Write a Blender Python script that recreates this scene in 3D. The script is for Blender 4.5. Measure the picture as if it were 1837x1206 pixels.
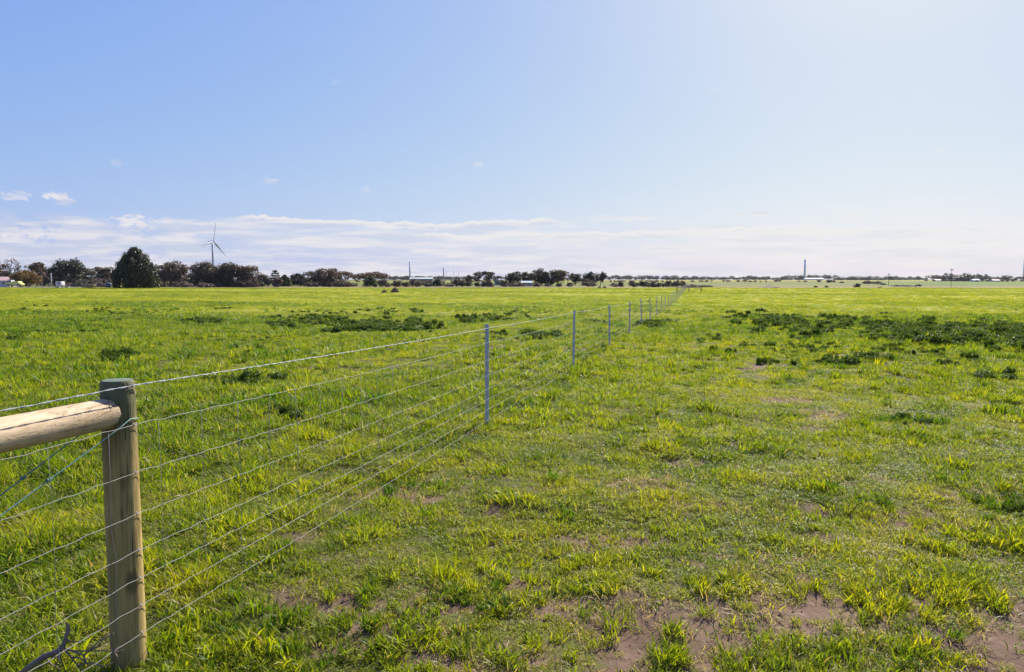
import bpy, bmesh, math, random
import numpy as np
from mathutils import Vector, Matrix

# ------------------------------------------------------------------ camera, sky, sun, exposure
FPX, CX, CY, HOR = 1300.0, 918.5, 603.0, 505.0      # focal length in photo pixels, centre, eye level row
CAMH = 1.65
PITCH = math.atan((CY - HOR) / FPX)
CP, SP = math.cos(PITCH), math.sin(PITCH)
SUN_AZ, SUN_EL = math.radians(28), math.radians(38.5)   # azimuth to the right of the view direction
EXPOSURE = 1.12

scn = bpy.context.scene
for o in list(bpy.data.objects):
    bpy.data.objects.remove(o)
COL = scn.collection
cam = bpy.data.cameras.new('camera')
cam.sensor_width = 36
cam.lens = FPX / 1837 * 36
cam.clip_start, cam.clip_end = 0.05, 30000
camo = bpy.data.objects.new('camera', cam)
camo.location = (0, 0, CAMH)
camo.rotation_euler = (math.pi / 2 - PITCH, 0, 0)
COL.objects.link(camo)
scn.camera = camo

scn.view_settings.view_transform = 'Standard'
scn.view_settings.look = 'None'
scn.view_settings.gamma = 1
scn.view_settings.exposure = EXPOSURE
scn.cycles.max_bounces = 5
scn.cycles.diffuse_bounces = 2
scn.cycles.glossy_bounces = 2
scn.cycles.transmission_bounces = 3
scn.cycles.volume_bounces = 0
scn.cycles.sample_clamp_indirect = 6
scn.cycles.use_denoising = True
scn.cycles.denoiser = 'OPENIMAGEDENOISE'
scn.cycles.denoising_input_passes = 'RGB_ALBEDO_NORMAL'
scn.cycles.denoising_prefilter = 'ACCURATE'


class NT:
    """tiny helper for node trees"""
    def __init__(s, tree):
        s.t = tree
    def n(s, typ, **kw):
        nd = s.t.nodes.new(typ)
        for k, v in kw.items():
            setattr(nd, k, v)
        return nd
    def link(s, a, b):
        s.t.links.new(a, b)
    def setin(s, nd, i, v):
        if hasattr(v, 'is_linked') or isinstance(v, bpy.types.NodeSocket):
            s.link(v, nd.inputs[i])
        elif v is not None:
            nd.inputs[i].default_value = v
    def math(s, op, a, b=None, c=None, clamp=False):
        nd = s.n('ShaderNodeMath', operation=op, use_clamp=clamp)
        for i, v in enumerate((a, b, c)):
            if v is not None:
                s.setin(nd, i, v)
        return nd.outputs[0]
    def sstep(s, x, a, b):
        nd = s.n('ShaderNodeMapRange', interpolation_type='SMOOTHSTEP')
        s.setin(nd, 0, x)
        nd.inputs[1].default_value, nd.inputs[2].default_value = a, b
        return nd.outputs[0]
    def lin(s, x, a, b, c, d):
        nd = s.n('ShaderNodeMapRange')
        s.setin(nd, 0, x)
        for i, v in enumerate((a, b, c, d)):
            nd.inputs[i + 1].default_value = v
        return nd.outputs[0]
    def mix(s, fac, a, b, mode='MIX'):
        nd = s.n('ShaderNodeMix', data_type='RGBA', blend_type=mode)
        s.setin(nd, 0, fac)
        for i, v in ((6, a), (7, b)):
            if isinstance(v, tuple):
                v = (*v, 1)[:4]
            s.setin(nd, i, v)
        return nd.outputs[2]
    def noise(s, vec, scale, detail=3, rough=.55, dist=0, dims='3D'):
        nd = s.n('ShaderNodeTexNoise', noise_dimensions=dims)
        if vec is not None:
            s.link(vec, nd.inputs['Vector'])
        nd.inputs['Scale'].default_value = scale
        nd.inputs['Detail'].default_value = detail
        nd.inputs['Roughness'].default_value = rough
        nd.inputs['Distortion'].default_value = dist
        return nd.outputs[0]
    def vmul(s, vec, v):
        nd = s.n('ShaderNodeVectorMath', operation='MULTIPLY')
        s.link(vec, nd.inputs[0])
        nd.inputs[1].default_value = v
        return nd.outputs[0]


def make_world():
    w = bpy.data.worlds.new('World')
    scn.world = w
    w.use_nodes = True
    t = w.node_tree
    t.nodes.clear()
    N = NT(t)
    out = N.n('ShaderNodeOutputWorld')
    sky = N.n('ShaderNodeTexSky', sky_type='NISHITA')
    sky.sun_disc = False
    sky.sun_elevation = SUN_EL
    sky.sun_rotation = SUN_AZ
    sky.altitude = 0
    sky.air_density, sky.dust_density, sky.ozone_density = 1.0, 1.2, 3.0
    tc = N.n('ShaderNodeTexCoord')
    d = tc.outputs['Generated']
    sep = N.n('ShaderNodeSeparateXYZ')
    N.link(d, sep.inputs[0])
    az = N.math('MULTIPLY', N.math('ARCTAN2', sep.outputs[0], sep.outputs[1]), 57.2958)   # degrees, right positive
    el = N.math('MULTIPLY', N.math('ARCSINE', sep.outputs[2]), 57.2958)
    def coords(sx, sy, off=0.0):
        c = N.n('ShaderNodeCombineXYZ')
        N.link(N.math('MULTIPLY', az, sx), c.inputs[0])
        N.link(N.math('MULTIPLY_ADD', el, sy, off), c.inputs[1])
        return c.outputs[0]
    # low bank of stretched cloud near the horizon
    n1 = N.noise(coords(.075, .85), 1.0, 6, .58, .4)
    n1b = N.noise(coords(.22, .62, 9.1), 1.0, 5, .6, .3)
    left = N.sstep(az, -16, -26)
    nn = N.math('ADD', N.math('MULTIPLY', n1, N.math('SUBTRACT', 1.0, N.math('MULTIPLY', left, .7))),
                N.math('MULTIPLY', n1b, N.math('MULTIPLY', left, .75)))
    topedge = N.math('ADD', 4.45, N.math('MULTIPLY', N.math('SUBTRACT', N.noise(coords(.11, 0.0, 3.3), 1.0, 4, .6), .5), 1.9))
    below = N.sstep(N.math('SUBTRACT', topedge, el), -.12, .3)
    bias = N.lin(el, 0.0, 5.5, .20, .07)
    bank = N.math('MULTIPLY', N.sstep(N.math('ADD', nn, bias), .54, .70), below)
    bank = N.math('MULTIPLY', bank, N.lin(az, -35, 35, 1.0, .75))
    # long streaks of cloud lying along the top of the bank, crisp on top and duller underneath
    tot, under = bank, None
    for k, (top, th, a0, a1, amp, st_) in enumerate([(4.72, .72, -22, 6, .7, 1.0), (3.95, .7, -9, 22, .6, 1.0), (3.8, .5, 6, 36, .5, .9), (2.9, .6, 8, 34, .6, .8),
                                                     (3.15, .5, -15, 9, .5, .8), (2.15, .5, -26, 18, .6, .6), (5.0, .3, 4.5, 13, .35, .7)]):
        e_ = N.math('ADD', top, N.math('MULTIPLY', N.math('SUBTRACT', N.noise(coords(.55, .35, 1.7 + 4.3 * k), 1.0, 6, .65, .4), .5), amp * 1.6))
        e_ = N.math('ADD', e_, N.math('MULTIPLY', N.math('SUBTRACT', N.noise(coords(.09, 0.0, 7.7 + k), 1.0, 2, .5), .5), amp * 1.6))
        t_ = N.math('MULTIPLY', N.math('SUBTRACT', e_, el), 1 / th)
        m_ = N.math('MULTIPLY', N.sstep(t_, 0.0, .2), N.sstep(t_, 1.15, .55))
        m_ = N.math('MULTIPLY', m_, N.math('MULTIPLY', N.sstep(az, a0 - 1.5, a0 + 3), N.sstep(az, a1 + 1.5, a1 - 4)))
        m_ = N.math('MULTIPLY', m_, st_)
        tot = N.math('MAXIMUM', tot, m_)
        u_ = N.math('MULTIPLY', m_, N.math('SUBTRACT', 1.0, N.sstep(t_, .3, .62)))
        under = u_ if under is None else N.math('MAXIMUM', under, u_)
    # a few single puffs: azimuth, elevation, half width, half height (degrees), strength
    puffs = [(-31.6, 5.50, 0.96, 0.47, 1.00), (-34.3, 5.51, 1.02, 0.49, 0.65), (-18.3, 7.37, 0.67, 0.32, 0.60), (-28.3, 8.07, 0.47, 0.33, 0.40), (-34.1, 3.24, 2.94, 0.93, 1.00), (-30.9, 3.74, 0.91, 0.67, 0.95), (-27.2, 3.99, 2.18, 0.77, 0.95), (-23.8, 3.98, 2.23, 0.47, 0.60), (-33.3, 2.37, 2.20, 0.51, 0.50), (18.2, 5.03, 2.64, 0.20, 1.00), (24.6, 4.66, 1.50, 0.20, 0.75), (13.8, 4.77, 2.24, 0.17, 0.70), (8.3, 4.77, 3.39, 0.21, 0.80), (27.1, 6.43, 0.52, 0.23, 0.50), (32.6, 5.90, 0.49, 0.18, 0.40), (30.2, 8.71, 0.26, 0.18, 0.60), (15.1, 13.91, 0.64, 0.23, 0.45), (12.5, 13.67, 0.33, 0.16, 0.30), (-2.7, 9.01, 0.61, 0.25, 0.35), (31.0, 5.35, 0.45, 0.11, 0.35), (-11.2, 6.99, 0.42, 0.25, 0.30), (-13.5, 14.62, 0.37, 0.27, 0.20), (-17.5, 2.79, 1.20, 0.33, 0.50)]
    pn = N.noise(coords(1.1, 2.0, 5.0), 1.0, 5, .62, .5)
    for (a, e, wx, wy, s_) in puffs:
        dx = N.math('MULTIPLY', N.math('SUBTRACT', az, a), 1 / wx)
        dy = N.math('MULTIPLY', N.math('SUBTRACT', el, e), 1 / wy)
        r = N.math('ADD', N.math('MULTIPLY', dx, dx), N.math('MULTIPLY', dy, dy))
        f = N.math('SUBTRACT', 1.0, N.math('MULTIPLY', r, .8))
        f = N.math('ADD', f, N.math('MULTIPLY', N.math('SUBTRACT', pn, .55), 4.2))
        tot = N.math('MAXIMUM', tot, N.math('MULTIPLY', N.sstep(f, 0.1, .75), s_))
    # cloud body: lit crests and duller undersides come from a second noise octave
    cn = N.noise(coords(.16, 1.5, 2.0), 1.0, 5, .6, .3)
    shade = N.math('MAXIMUM', N.sstep(cn, .40, .60), under)
    rightness = N.lin(az, -34, 36, 0.0, 1.0)
    lit = N.mix(rightness, (.90, .85, .86), (.93, .90, .84))
    dull = N.mix(rightness, (.57, .63, .80), (.80, .80, .80))
    ccol = N.mix(shade, dull, lit)
    # the camera's response: each channel rolls off towards white the way the photograph's sky does
    sk = N.n('ShaderNodeSeparateColor')
    N.link(sky.outputs[0], sk.inputs[0])
    cb = N.n('ShaderNodeCombineColor')
    for c_, (a_, g_) in enumerate(((.64, .735), (.965, .575), (3.5, .065))):
        N.link(N.math('MULTIPLY', N.math('POWER', sk.outputs[c_], g_), a_), cb.inputs[c_])
    skycol = cb.outputs[0]
    bg1 = N.n('ShaderNodeBackground')
    N.link(skycol, bg1.inputs[0])
    bg1.inputs[1].default_value = 0.10
    bg2 = N.n('ShaderNodeBackground')
    N.link(ccol, bg2.inputs[0])
    bg2.inputs[1].default_value = 0.455
    mx = N.n('ShaderNodeMixShader')
    N.link(N.math('MULTIPLY', tot, .88), mx.inputs[0])
    N.link(bg1.outputs[0], mx.inputs[1])
    N.link(bg2.outputs[0], mx.inputs[2])
    N.link(mx.outputs[0], out.inputs[0])


make_world()
sun = bpy.data.lights.new('sun', 'SUN')
sun.energy = 5.0
sun.angle = math.radians(.53)
sun.color = (1.0, .93, .82)
suno = bpy.data.objects.new('sun', sun)
suno.rotation_euler = (math.pi / 2 - SUN_EL, 0, math.pi - SUN_AZ)
sv = Vector((math.sin(SUN_AZ) * math.cos(SUN_EL), math.cos(SUN_AZ) * math.cos(SUN_EL), math.sin(SUN_EL)))
suno.rotation_euler = sv.to_track_quat('Z', 'Y').to_euler()
suno.location = (30, 40, 60)
COL.objects.link(suno)


# ------------------------------------------------------------------ terrain and projection
def sn(x, y, f, seed, k=8):
    """smooth pseudo-random field, about unit variance; f in cycles per metre"""
    r = np.random.RandomState(seed)
    s = 0
    for _ in range(k):
        a = r.rand() * 2 * math.pi
        ff = f * (.55 + .9 * r.rand()) * 2 * math.pi
        s = s + np.sin(ff * (x * math.cos(a) + y * math.sin(a)) + r.rand() * 6.283)
    return s / math.sqrt(k / 2)


_Y = np.concatenate([np.linspace(-600, 20, 400), 20 * np.exp(np.linspace(0, math.log(20000 / 20), 900))[1:]])
_cy = [-600, -100, 0, 60, 85, 130, 180, 250, 400, 800, 1400, 2500, 5000, 20000]
_cz = [1.2, 1.15, 0, -.69, -.74, -.45, 0, .12, .3, 1.9, 4.6, 6.5, 6.5, 6.5]
_Z = np.interp(_Y, _cy, _cz)
_k = np.ones(41) / 41
_Zs = np.convolve(np.pad(_Z, 20, mode='edge'), _k, mode='valid')
_Zs = np.where(_Y > 24, _Zs, _Z)


def zprof(y):
    return np.interp(y, _Y, _Zs)


def zg(x, y):
    x = np.asarray(x, float)
    y = np.asarray(y, float)
    r = np.sqrt(x * x + y * y)
    near = np.clip(1 - r / 90, 0, 1)
    z = zprof(y)
    z = z + near * (.030 * sn(x, y, .11, 1) + .016 * sn(x, y, .45, 2) + .007 * sn(x, y, 1.4, 3) + .003 * sn(x, y, 4.0, 4))
    z = z - .112 * np.exp(-((x + 1.9) ** 2 + (y - 2.7) ** 2) / 1.3)      # worn hollow round the corner post
    z = z + np.clip(r / 60 - .6, 0, 1) * np.clip(1.6 - r / 400, 0, 1) * .05 * sn(x, y, .03, 5)
    z = z + np.clip(r / 500 - .8, 0, 1) * .35 * sn(x, y, .0022, 6)
    return z


def proj(x, y, z):
    zc = y * CP - (z - CAMH) * SP
    yc = y * SP + (z - CAMH) * CP
    zc = np.where(zc > .05, zc, .05)
    return CX + FPX * x / zc, CY - FPX * yc / zc


def row_z(py, Y):
    """height that appears on photo row py at distance Y"""
    v = (CY - py) / FPX
    t = Y / (CP + v * SP)
    return CAMH + t * (-SP + v * CP)


def col_x(px, Y, z=1.0):
    return (px - CX) / FPX * (Y * CP - (z - CAMH) * SP)


def gpt(px, Y):
    x = col_x(px, Y, float(zprof(Y)))
    return Vector((x, Y, float(zg(x, Y))))


def ground_at(px, py):
    """ground point seen at a photo pixel"""
    u, v = (px - CX) / FPX, (CY - py) / FPX
    d = Vector((u, CP + v * SP, -SP + v * CP))
    t = 1.0
    prev = 0
    while t < 4000:
        p = Vector((0, 0, CAMH)) + d * t
        if p.z < float(zprof(p.y)):
            lo, hi = prev, t
            for _ in range(30):
                m = (lo + hi) / 2
                p = Vector((0, 0, CAMH)) + d * m
                if p.z < float(zprof(p.y)):
                    hi = m
                else:
                    lo = m
            break
        prev = t
        t *= 1.05
    p = Vector((0, 0, CAMH)) + d * t if t >= 4000 else p
    return Vector((p.x, p.y, float(zg(p.x, p.y))))


# fence line: x = .255 y - 2.4815
def fence_x(y):
    return .255 * y - 2.4815


# ------------------------------------------------------------------ object helpers
def link(o, parent=None):
    COL.objects.link(o)
    if parent is not None:
        o.parent = parent
    return o


def tag(o, label=None, cat=None, group=None, kind=None):
    for k, v in (('label', label), ('category', cat), ('group', group), ('kind', kind)):
        if v:
            o[k] = v
    return o


def thing(name, label, cat, loc=(0, 0, 0), rz=0, group=None):
    o = bpy.data.objects.new(name, None)
    o.empty_display_size = .3
    o.location = loc
    o.rotation_euler = (0, 0, rz)
    link(o)
    return tag(o, label, cat, group)


class MB:
    """collects shapes into one mesh"""
    def __init__(s):
        s.v, s.f = [], []
    def add(s, vs, fs):
        b = len(s.v)
        s.v += [tuple(p) for p in vs]
        s.f += [tuple(i + b for i in q) for q in fs]
        return s
    def tube(s, pts, rad, sides=6, caps=True):
        pts = [Vector(p) for p in pts]
        if not hasattr(rad, '__len__'):
            rad = [rad] * len(pts)
        n = len(pts)
        vs, fs = [], []
        up = None
        for i, p in enumerate(pts):
            d = (pts[min(i + 1, n - 1)] - pts[max(i - 1, 0)]).normalized()
            if up is None:
                up = Vector((0, 0, 1)) if abs(d.z) < .9 else Vector((1, 0, 0))
            a = d.cross(up).normalized()
            b = a.cross(d).normalized()
            up = b
            for k in range(sides):
                t = 2 * math.pi * k / sides
                vs.append(p + (a * math.cos(t) + b * math.sin(t)) * rad[i])
        for i in range(n - 1):
            for k in range(sides):
                k2 = (k + 1) % sides
                fs.append((i * sides + k, i * sides + k2, (i + 1) * sides + k2, (i + 1) * sides + k))
        if caps:
            fs.append(tuple(range(sides - 1, -1, -1)))
            fs.append(tuple((n - 1) * sides + k for k in range(sides)))
        return s.add(vs, fs)
    def box(s, c, size, rz=0, bev=0):
        x, y, z = size[0] / 2, size[1] / 2, size[2] / 2
        m = Matrix.Rotation(rz, 3, 'Z')
        vs = [m @ Vector((sx * x, sy * y, sz * z)) + Vector(c) for sz in (-1, 1) for sx, sy in ((-1, -1), (1, -1), (1, 1), (-1, 1))]
        return s.add(vs, [(3, 2, 1, 0), (4, 5, 6, 7), (0, 1, 5, 4), (1, 2, 6, 5), (2, 3, 7, 6), (3, 0, 4, 7)])
    def prism(s, poly, y0, y1):
        """polygon in x,z pushed along y"""
        n = len(poly)
        vs = [(x, y0, z) for x, z in poly] + [(x, y1, z) for x, z in poly]
        fs = [tuple(range(n)), tuple(range(2 * n - 1, n - 1, -1))] + [(i, i + n, (i + 1) % n + n, (i + 1) % n) for i in range(n)]
        return s.add(vs, fs)
    def build(s, name, mat, parent=None, smooth=False):
        me = bpy.data.meshes.new(name)
        me.from_pydata(s.v, [], s.f)
        me.materials.append(mat)
        if smooth:
            me.polygons.foreach_set('use_smooth', [True] * len(me.polygons))
        me.update()
        return link(bpy.data.objects.new(name, me), parent)


# ------------------------------------------------------------------ materials
def mat_new(name):
    m = bpy.data.materials.new(name)
    m.use_nodes = True
    m.node_tree.nodes.clear()
    N = NT(m.node_tree)
    out = N.n('ShaderNodeOutputMaterial')
    return m, N, out


def principled(N, out, col, rough=.8, metal=0, spec=.3, bump=None, bstr=.3, bdist=.01):
    p = N.n('ShaderNodeBsdfPrincipled')
    N.setin(p, p.inputs.find('Base Color'), (*col, 1) if isinstance(col, tuple) else col)
    N.setin(p, p.inputs.find('Roughness'), rough)
    p.inputs['Metallic'].default_value = metal
    p.inputs['Specular IOR Level'].default_value = spec
    if bump is not None:
        b = N.n('ShaderNodeBump')
        b.inputs['Strength'].default_value = bstr
        b.inputs['Distance'].default_value = bdist
        N.link(bump, b.inputs['Height'])
        N.link(b.outputs[0], p.inputs['Normal'])
    N.link(p.outputs[0], out.inputs[0])
    return p


def paint(name, col, rough=.6, var=.15, scale=3.0, metal=0, spec=.3):
    m, N, out = mat_new(name)
    g = N.n('ShaderNodeNewGeometry')
    n = N.noise(g.outputs['Position'], scale, 4, .6)
    c = N.mix(n, tuple(x * (1 - var) for x in col), tuple(min(1, x * (1 + var)) for x in col))
    principled(N, out, c, rough, metal, spec, n, .1)
    return m


def wood(name, dark, mid, pale, green=None, along='Z'):
    m, N, out = mat_new(name)
    tc = N.n('ShaderNodeTexCoord')
    o = tc.outputs['Object']
    st = (9, 9, .55) if along == 'Z' else (9, 9, 9)
    if along != 'Z':
        # grain runs along a direction vector: rotate so it becomes z
        mp = N.n('ShaderNodeMapping', vector_type='POINT')
        N.link(o, mp.inputs[0])
        mp.inputs['Rotation'].default_value = along
        o = mp.outputs[0]
        st = (9, 9, .55)
    v = N.vmul(o, st)
    grain = N.noise(v, 3.2, 6, .62, .6)
    big = N.noise(N.vmul(o, (5, 5, 1.6)), 1.3, 4, .6, .4)
    fine = N.noise(N.vmul(o, (60, 60, 2.2)), 2.0, 4, .6)
    c = N.mix(N.sstep(grain, .3, .7), mid, pale)
    c = N.mix(N.math('MULTIPLY', N.sstep(big, .45, .72), .55), c, dark)
    c = N.mix(N.math('MULTIPLY', N.sstep(fine, .55, .75), .5), c, dark)
    if green is not None:
        sp = N.n('ShaderNodeSeparateXYZ')
        N.link(tc.outputs['Object'], sp.inputs[0])
        up = N.sstep(N.math('ADD', sp.outputs[2], N.math('MULTIPLY', grain, .12)), green[1], green[2])
        c = N.mix(N.math('MULTIPLY', up, .8), c, green[0])
    # drying cracks along the grain, and knots
    ck = N.noise(N.vmul(o, (38, 38, .9)), 1.6, 2, .5, .3)
    crack = N.sstep(N.math('ABSOLUTE', N.math('SUBTRACT', ck, .5)), .022, .004)
    crack = N.math('MULTIPLY', crack, N.sstep(big, .42, .6))
    c = N.mix(N.math('MULTIPLY', crack, .85), c, tuple(v_ * .35 for v_ in dark))
    vo = N.n('ShaderNodeTexVoronoi')
    N.link(N.vmul(o, (5.5, 5.5, 2.6)), vo.inputs['Vector'])
    vo.inputs['Scale'].default_value = 1.0
    kn = N.math('ADD', vo.outputs['Distance'], N.math('MULTIPLY', grain, .12))
    c = N.mix(N.math('MULTIPLY', N.sstep(kn, .27, .16), .75), c, dark)
    sc = N.noise(N.vmul(o, (9, 9, 5)), 2.2, 5, .7)
    c = N.mix(N.math('MULTIPLY', N.sstep(sc, .56, .70), .45), c, tuple(v_ * .9 for v_ in mid))
    h = N.math('ADD', N.math('MULTIPLY', grain, .6), N.math('SUBTRACT', fine, crack))
    principled(N, out, c, .75, 0, .25, h, .5, .004)
    return m


M = {}
M['post'] = wood('treated_pine', (.095, .070, .027), (.275, .195, .068), (.41, .30, .11), ((.075, .090, .045), 1.0, 1.3))
M['post_end'] = paint('post_end_grain', (.10, .13, .095), .85, .5, 40)
M['rail_end'] = paint('rail_end_grain', (.34, .26, .16), .85, .4, 60)
M['steel'] = paint('galvanised_steel', (.47, .47, .46), .55, .22, 14, .0, .4)
M['wire'] = paint('galvanised_wire', (.21, .21, .205), .55, .35, 9, .1, .35)
M['stay'] = paint('thin_galvanised_wire', (.22, .225, .23), .6, .15, 30, .0, .3)
M['topwire'] = paint('twisted_wire', (.24, .27, .31), .55, .3, 9, .1, .35)
M['brace'] = paint('blue_coated_wire', (.12, .23, .21), .45, .2, 20, .2, .4)
M['bark'] = paint('bark', (.075, .06, .05), .9, .35, 2)
M['palebark'] = paint('pale_bark', (.16, .135, .115), .9, .35, 1.5)
M['deadwood'] = paint('dead_wood', (.20, .145, .11), .85, .5, 18)
M['white'] = paint('white_paint', (.50, .50, .50), .5, .06)
M['palegrey'] = paint('pale_grey_paint', (.60, .63, .68), .45, .05, .2)
M['tower'] = paint('tower_paint', (.26, .28, .32), .5, .05, .2)
M['roofpink'] = paint('faded_red_iron', (.55, .36, .30), .6, .15)
M['roofpale'] = paint('pale_iron', (.38, .43, .44), .4, .08, 1)
M['greenwall'] = paint('dark_green_iron', (.035, .085, .07), .6, .1, 1)
M['yellow'] = paint('yellow_green_paint', (.50, .48, .14), .5, .15, 1)
M['bluetank'] = paint('blue_plastic', (.03, .07, .17), .5, .15, 3)
M['glass'] = paint('dark_glass', (.03, .035, .045), .12, .1, 1, 0, .6)
M['rubber'] = paint('black_rubber', (.02, .02, .02), .8, .2)
M['grey'] = paint('weathered_grey', (.30, .30, .31), .7, .15, 1)
M['timber'] = paint('weathered_timber', (.26, .19, .12), .85, .3, 2)
M['oldpost'] = paint('old_grey_timber', (.14, .12, .10), .85, .3, 3)
M['pole'] = paint('pale_pole', (.42, .42, .42), .7, .15, 1)


def leaf_mat(name, a, b, trans, spec=.25, rough=.5, scale=.6):
    """foliage: two natural leaf colours varied by clump and leaf, part of the sun passes through"""
    m, N, out = mat_new(name)
    g = N.n('ShaderNodeNewGeometry')
    at = N.n('ShaderNodeAttribute', attribute_name='leaf')
    sp = N.n('ShaderNodeSeparateColor')
    N.link(at.outputs['Color'], sp.inputs[0])
    oi = N.n('ShaderNodeObjectInfo')
    n = N.noise(g.outputs['Position'], scale, 3, .6)
    f = N.math('ADD', N.math('MULTIPLY', N.sstep(n, .3, .7), .55), N.math('MULTIPLY', sp.outputs[0], .45))
    c = N.mix(f, a, b)
    c = N.mix(1.0, c, N.mix(oi.outputs['Random'], (.82, .82, .82), (1.2, 1.2, 1.2)), 'MULTIPLY')
    p = N.n('ShaderNodeBsdfPrincipled')
    N.link(c, p.inputs['Base Color'])
    p.inputs['Roughness'].default_value = rough
    p.inputs['Specular IOR Level'].default_value = spec
    tr = N.n('ShaderNodeBsdfTranslucent')
    N.link(N.mix(1.0, c, (1.3, 1.2, .8), 'MULTIPLY'), tr.inputs[0])
    mx = N.n('ShaderNodeMixShader')
    mx.inputs[0].default_value = trans
    N.link(p.outputs[0], mx.inputs[1])
    N.link(tr.outputs[0], mx.inputs[2])
    N.link(mx.outputs[0], out.inputs[0])
    return m


L = {
    'cypress': leaf_mat('cypress_leaf', (.010, .018, .005), (.034, .042, .010), .10),
    'gum': leaf_mat('gum_leaf', (.036, .031, .018), (.110, .078, .050), .25),
    'gumbrown': leaf_mat('brown_gum_leaf', (.055, .038, .027), (.165, .100, .065), .25),
    'dark': leaf_mat('dark_leaf', (.020, .026, .012), (.058, .060, .030), .2),
    'grey': leaf_mat('grey_leaf', (.070, .065, .045), (.14, .125, .085), .25),
    'orange': leaf_mat('orange_leaf', (.075, .062, .018), (.23, .135, .035), .35),
    'brown': leaf_mat('brown_twig', (.070, .048, .038), (.14, .10, .075), .2),
    'green': leaf_mat('green_leaf', (.035, .055, .016), (.075, .095, .030), .25),
    'far': leaf_mat('far_leaf', (.030, .030, .027), (.066, .060, .052), .15, scale=.2),
}


# ------------------------------------------------------------------ the ground sheet
BARE = [(1330, 1120, 215, 62, 1), (1190, 1150, 120, 36, .9), (1440, 1090, 90, 30, .8), (800, 1085, 95, 20, .9), (640, 1075, 115, 26, .75),
        (1812, 1112, 60, 42, .95), (1790, 1190, 80, 30, .8), (1700, 1000, 80, 13, .7), (1610, 938, 80, 16, .85), (1790, 893, 62, 9, .95),
        (1090, 972, 75, 9, .8), (890, 915, 40, 8, .8), (1430, 722, 45, 6, .95), (1475, 748, 45, 8, .95), (1470, 770, 30, 5, .8),
        (1210, 832, 45, 6, .85), (1190, 868, 60, 7, .8), (1370, 660, 35, 4, .8), (690, 888, 70, 9, .8), (520, 1050, 60, 18, .55),
        (1100, 1090, 150, 20, .75), (860, 1190, 95, 25, .7), (700, 1140, 110, 22, .6), (1560, 1100, 110, 26, .6), (1720, 1150, 90, 22, .7), (1250, 1190, 120, 40, .85),
        (1640, 1080, 80, 14, .5), (1300, 1010, 130, 16, .5), (560, 960, 60, 10, .4), (780, 1180, 60, 16, .6), (1500, 1180, 60, 22, .5), (1230, 910, 60, 8, .5),
        (1725, 945, 70, 8, .6), (1480, 960, 60, 8, .5), (955, 1050, 90, 14, .5), (235, 1165, 40, 18, .6), (150, 1190, 60, 18, .5), (1130, 745, 50, 5, .5), (1560, 640, 30, 4, .6)]


def bare_mask(x, y, z):
    """0 = closed sward, 1 = naked soil"""
    px, py = proj(x, y, z)
    wob = .32 * sn(x, y, .9, 21) + .22 * sn(x, y, 2.6, 22) + .12 * sn(x, y, 7.0, 23)
    m = np.zeros_like(px)
    for (cx, cy, rx, ry, s) in BARE:
        if cy < 1000:
            rx, ry = rx * 1.15, ry * 1.5
        r = np.sqrt(((px - cx) / rx) ** 2 + ((py - cy) / ry) ** 2) + wob * .85
        m = np.maximum(m, s * np.clip((1.35 - r) / .7, 0, 1))
    # thin, trampled sward on the camera's side of the fence
    side = np.clip((x - fence_x(y) - .5) / 2.0, 0, 1)
    close = np.clip((11 - y) / 6, 0, 1)
    patch = np.clip((sn(x, y, .55, 24) * .6 + sn(x, y, 1.9, 25) * .5 - .75) * 1.0, 0, 1)
    m = np.maximum(m, patch * side * (.25 + .55 * close))
    m = np.maximum(m, .3 * np.clip(sn(x, y, 1.2, 26) - 1.0, 0, 1) * np.clip((30 - y) / 15, 0, 1))
    return m


def axis(dense0, dense1, step, lo, hi, g):
    a = list(np.arange(dense0, dense1, step))
    s, v = step, a[-1]
    while v < hi:
        s *= g
        v += s
        a.append(v)
    s, v = step, a[0]
    b = []
    while v > lo:
        s *= g
        v -= s
        b.append(v)
    return np.array(b[::-1] + a)


def field_colour(x, y):
    """own colour of soil and crop, per vertex"""
    n1, n2 = sn(x, y, .02, 31), sn(x, y, .006, 32)
    n3 = sn(x / 14, y, .05, 33)
    def c(*v):
        return np.array(v)[None, :]
    yel = c(.27, .26, .016)
    gre = c(.15, .20, .014)
    t = np.clip(.60 + .22 * n1 + .22 * n3 + .2 * sn(x / 5, y, .11, 34), 0, 1)[:, None]
    col = yel * t + gre * (1 - t)
    near = np.clip((70 - y) / 40, 0, 1)[:, None]
    col = col * (1 - near) + c(.085, .095, .022) * near
    far = np.clip((y - 186) / 3, 0, 1)[:, None]
    pad = c(.115, .14, .03) * np.ones_like(col)
    px = CX + FPX * x / np.maximum(y, 1)
    def band(y0, y1, x0, x1, colr, soft=.08):
        k = np.clip((y - y0) / (y0 * soft), 0, 1) * np.clip((y1 - y) / (y1 * soft), 0, 1) * np.clip((px - x0) / 12, 0, 1) * np.clip((x1 - px) / 12, 0, 1)
        return k[:, None], c(*colr)
    for b in [band(188, 235, -4000, 9000, (.17, .15, .075), .04), band(240, 700, 1560, 9000, (.085, .15, .022), .03),
              band(300, 640, 1030, 1560, (.11, .135, .028)), band(700, 1150, 1030, 1700, (.23, .215, .03)),
              band(520, 900, -500, 1030, (.19, .21, .03)), band(260, 420, -500, 1030, (.115, .14, .03)), band(186, 240, 1500, 1900, (.19, .15, .085), .02)]:
        pad = pad * (1 - b[0]) + b[1] * b[0]
    pad = pad * (1 + .12 * n1[:, None]) * np.array([.92, .82, .75])[None, :]
    return col * (1 - far) + pad * far


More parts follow.
